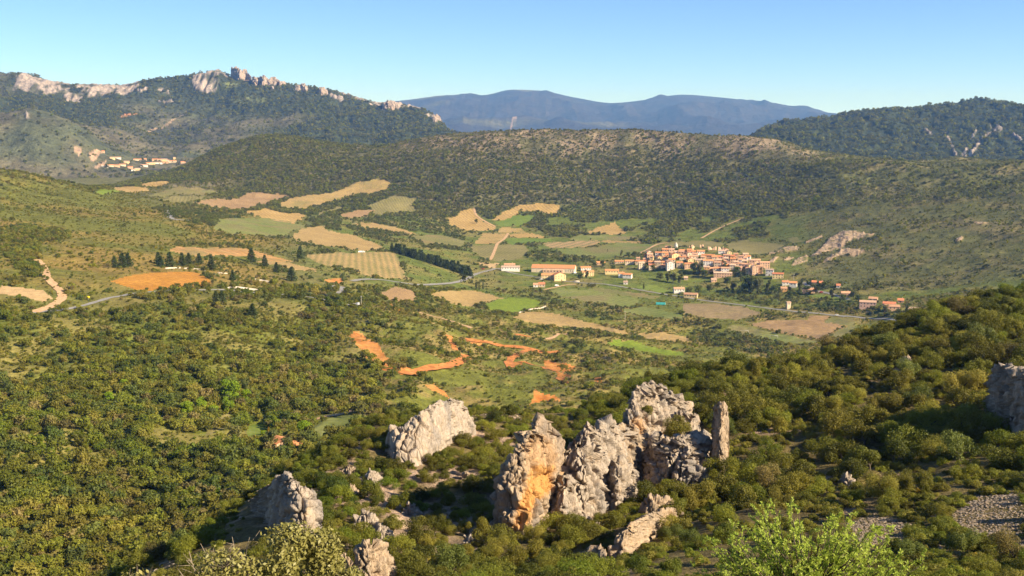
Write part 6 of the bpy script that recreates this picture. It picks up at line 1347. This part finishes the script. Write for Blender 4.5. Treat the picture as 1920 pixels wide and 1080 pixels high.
def near_juniper(px, top_py, r, wid, label, seed):
    az, t = ray(px, top_py); x, y = r*math.sin(az), r*math.cos(az); ztop = CAMZ+r*t; zg = height(x, y); rr = np.random.default_rng(seed)
    root = bpy.data.objects.new('juniper_bush', None); COL.objects.link(root); root.location = (x, y, zg); root['label'] = label; root['category'] = 'bush'
    H = ztop-zg; segs = []; nd = []
    for k in range(150):
        a = rr.random()*6.283; q = wid*0.5*math.sqrt(rr.random()); e = Vector((q*math.cos(a), q*math.sin(a), H*(1.0-0.20*(q/(wid*0.5))**2)-0.75*rr.random()**1.5))
        b = Vector((e.x*0.3, e.y*0.3, e.z-0.5-0.5*rr.random())); c = b.lerp(e, 0.55)+Vector((0, 0, -0.06)); segs += [(b, c, 0.012, 0.008), (c, e, 0.008, 0.003)]
        for j in range(13):
            f = j/12; base = b.lerp(c, f/0.55) if f < 0.55 else c.lerp(e, (f-0.55)/0.45)
            if f < 0.2: continue
            dr = (e-b).normalized()+Vector(rr.normal(size=3))*0.55; dr.normalize(); tl = (0.10+0.13*rr.random())*(1.15-0.5*f); tip = base+dr*tl+Vector((0, 0, -0.02)); segs.append((base, tip, 0.004, 0.0015))
            for m_ in range(25):
                g = base.lerp(tip, 0.1+0.9*rr.random()); nd.append((g, dr+Vector(rr.normal(size=3))*0.75))
    V = np.zeros((len(nd)*4, 3)); 
    for i, (g, d) in enumerate(nd):
        d.normalize(); s_ = d.orthogonal().normalized(); s_.rotate(Matrix.Rotation(rr.random()*6.28, 3, d)); L = 0.032+0.026*rr.random(); ww = 0.0075
        V[4*i] = g-s_*ww*0.6; V[4*i+1] = g+d*L*0.5-s_*ww; V[4*i+2] = g+d*L; V[4*i+3] = g+d*L*0.5+s_*ww
    me = make_mesh('needles', (V, np.arange(len(V)).reshape(-1, 4)), M['leaf_juniper']); o = bpy.data.objects.new('needles', me); COL.objects.link(o); o.parent = root
    me = make_mesh('branches', tubes(segs, 4), M['bark']); o = bpy.data.objects.new('branches', me); COL.objects.link(o); o.parent = root
    me = make_mesh('stem', tubes([((0, 0, -0.4), (0, 0, H-0.9), 0.07, 0.04)], 8), M['bark'], True); o = bpy.data.objects.new('stem', me); COL.objects.link(o); o.parent = root
near_juniper(1520, 964, 13.5, 2.95, 'bright yellow-green juniper bush at the bottom edge', 8)

# ------------------------------------------------------------------ haze: the air of the place
def make_haze():
    zlo = float(ZZ.min())-1.5; zhi = max(float(ZZ.max()), CAMZ)+60
    m, t, out = mat_new('valley_air')
    v = N(t, 'ShaderNodeVolumePrincipled'); v.inputs['Density'].default_value = HAZE
    v.inputs['Color'].default_value = (0.21, 0.46, 1.0, 1); v.inputs['Absorption Color'].default_value = (1, 1, 1, 1)
    v.inputs['Anisotropy'].default_value = 0.2
    t.links.new(v.outputs[0], out.inputs['Volume'])
    x0, x1, y0, y1 = float(XX.min())-50, float(XX.max())+50, float(YY.min())-50, float(YY.max())+50
    V = [(x, y, z) for z in (zlo, zhi) for y in (y0, y1) for x in (x0, x1)]
    Fq = [(0, 2, 3, 1), (4, 5, 7, 6), (0, 1, 5, 4), (2, 6, 7, 3), (0, 4, 6, 2), (1, 3, 7, 5)]
    me = mesh_from('haze', V, Fq, False); me.materials.append(m)
    add('haze', me, kind='stuff', label='thin blue haze filling the air of the valley')
HAZE = 5.4e-5
make_haze()
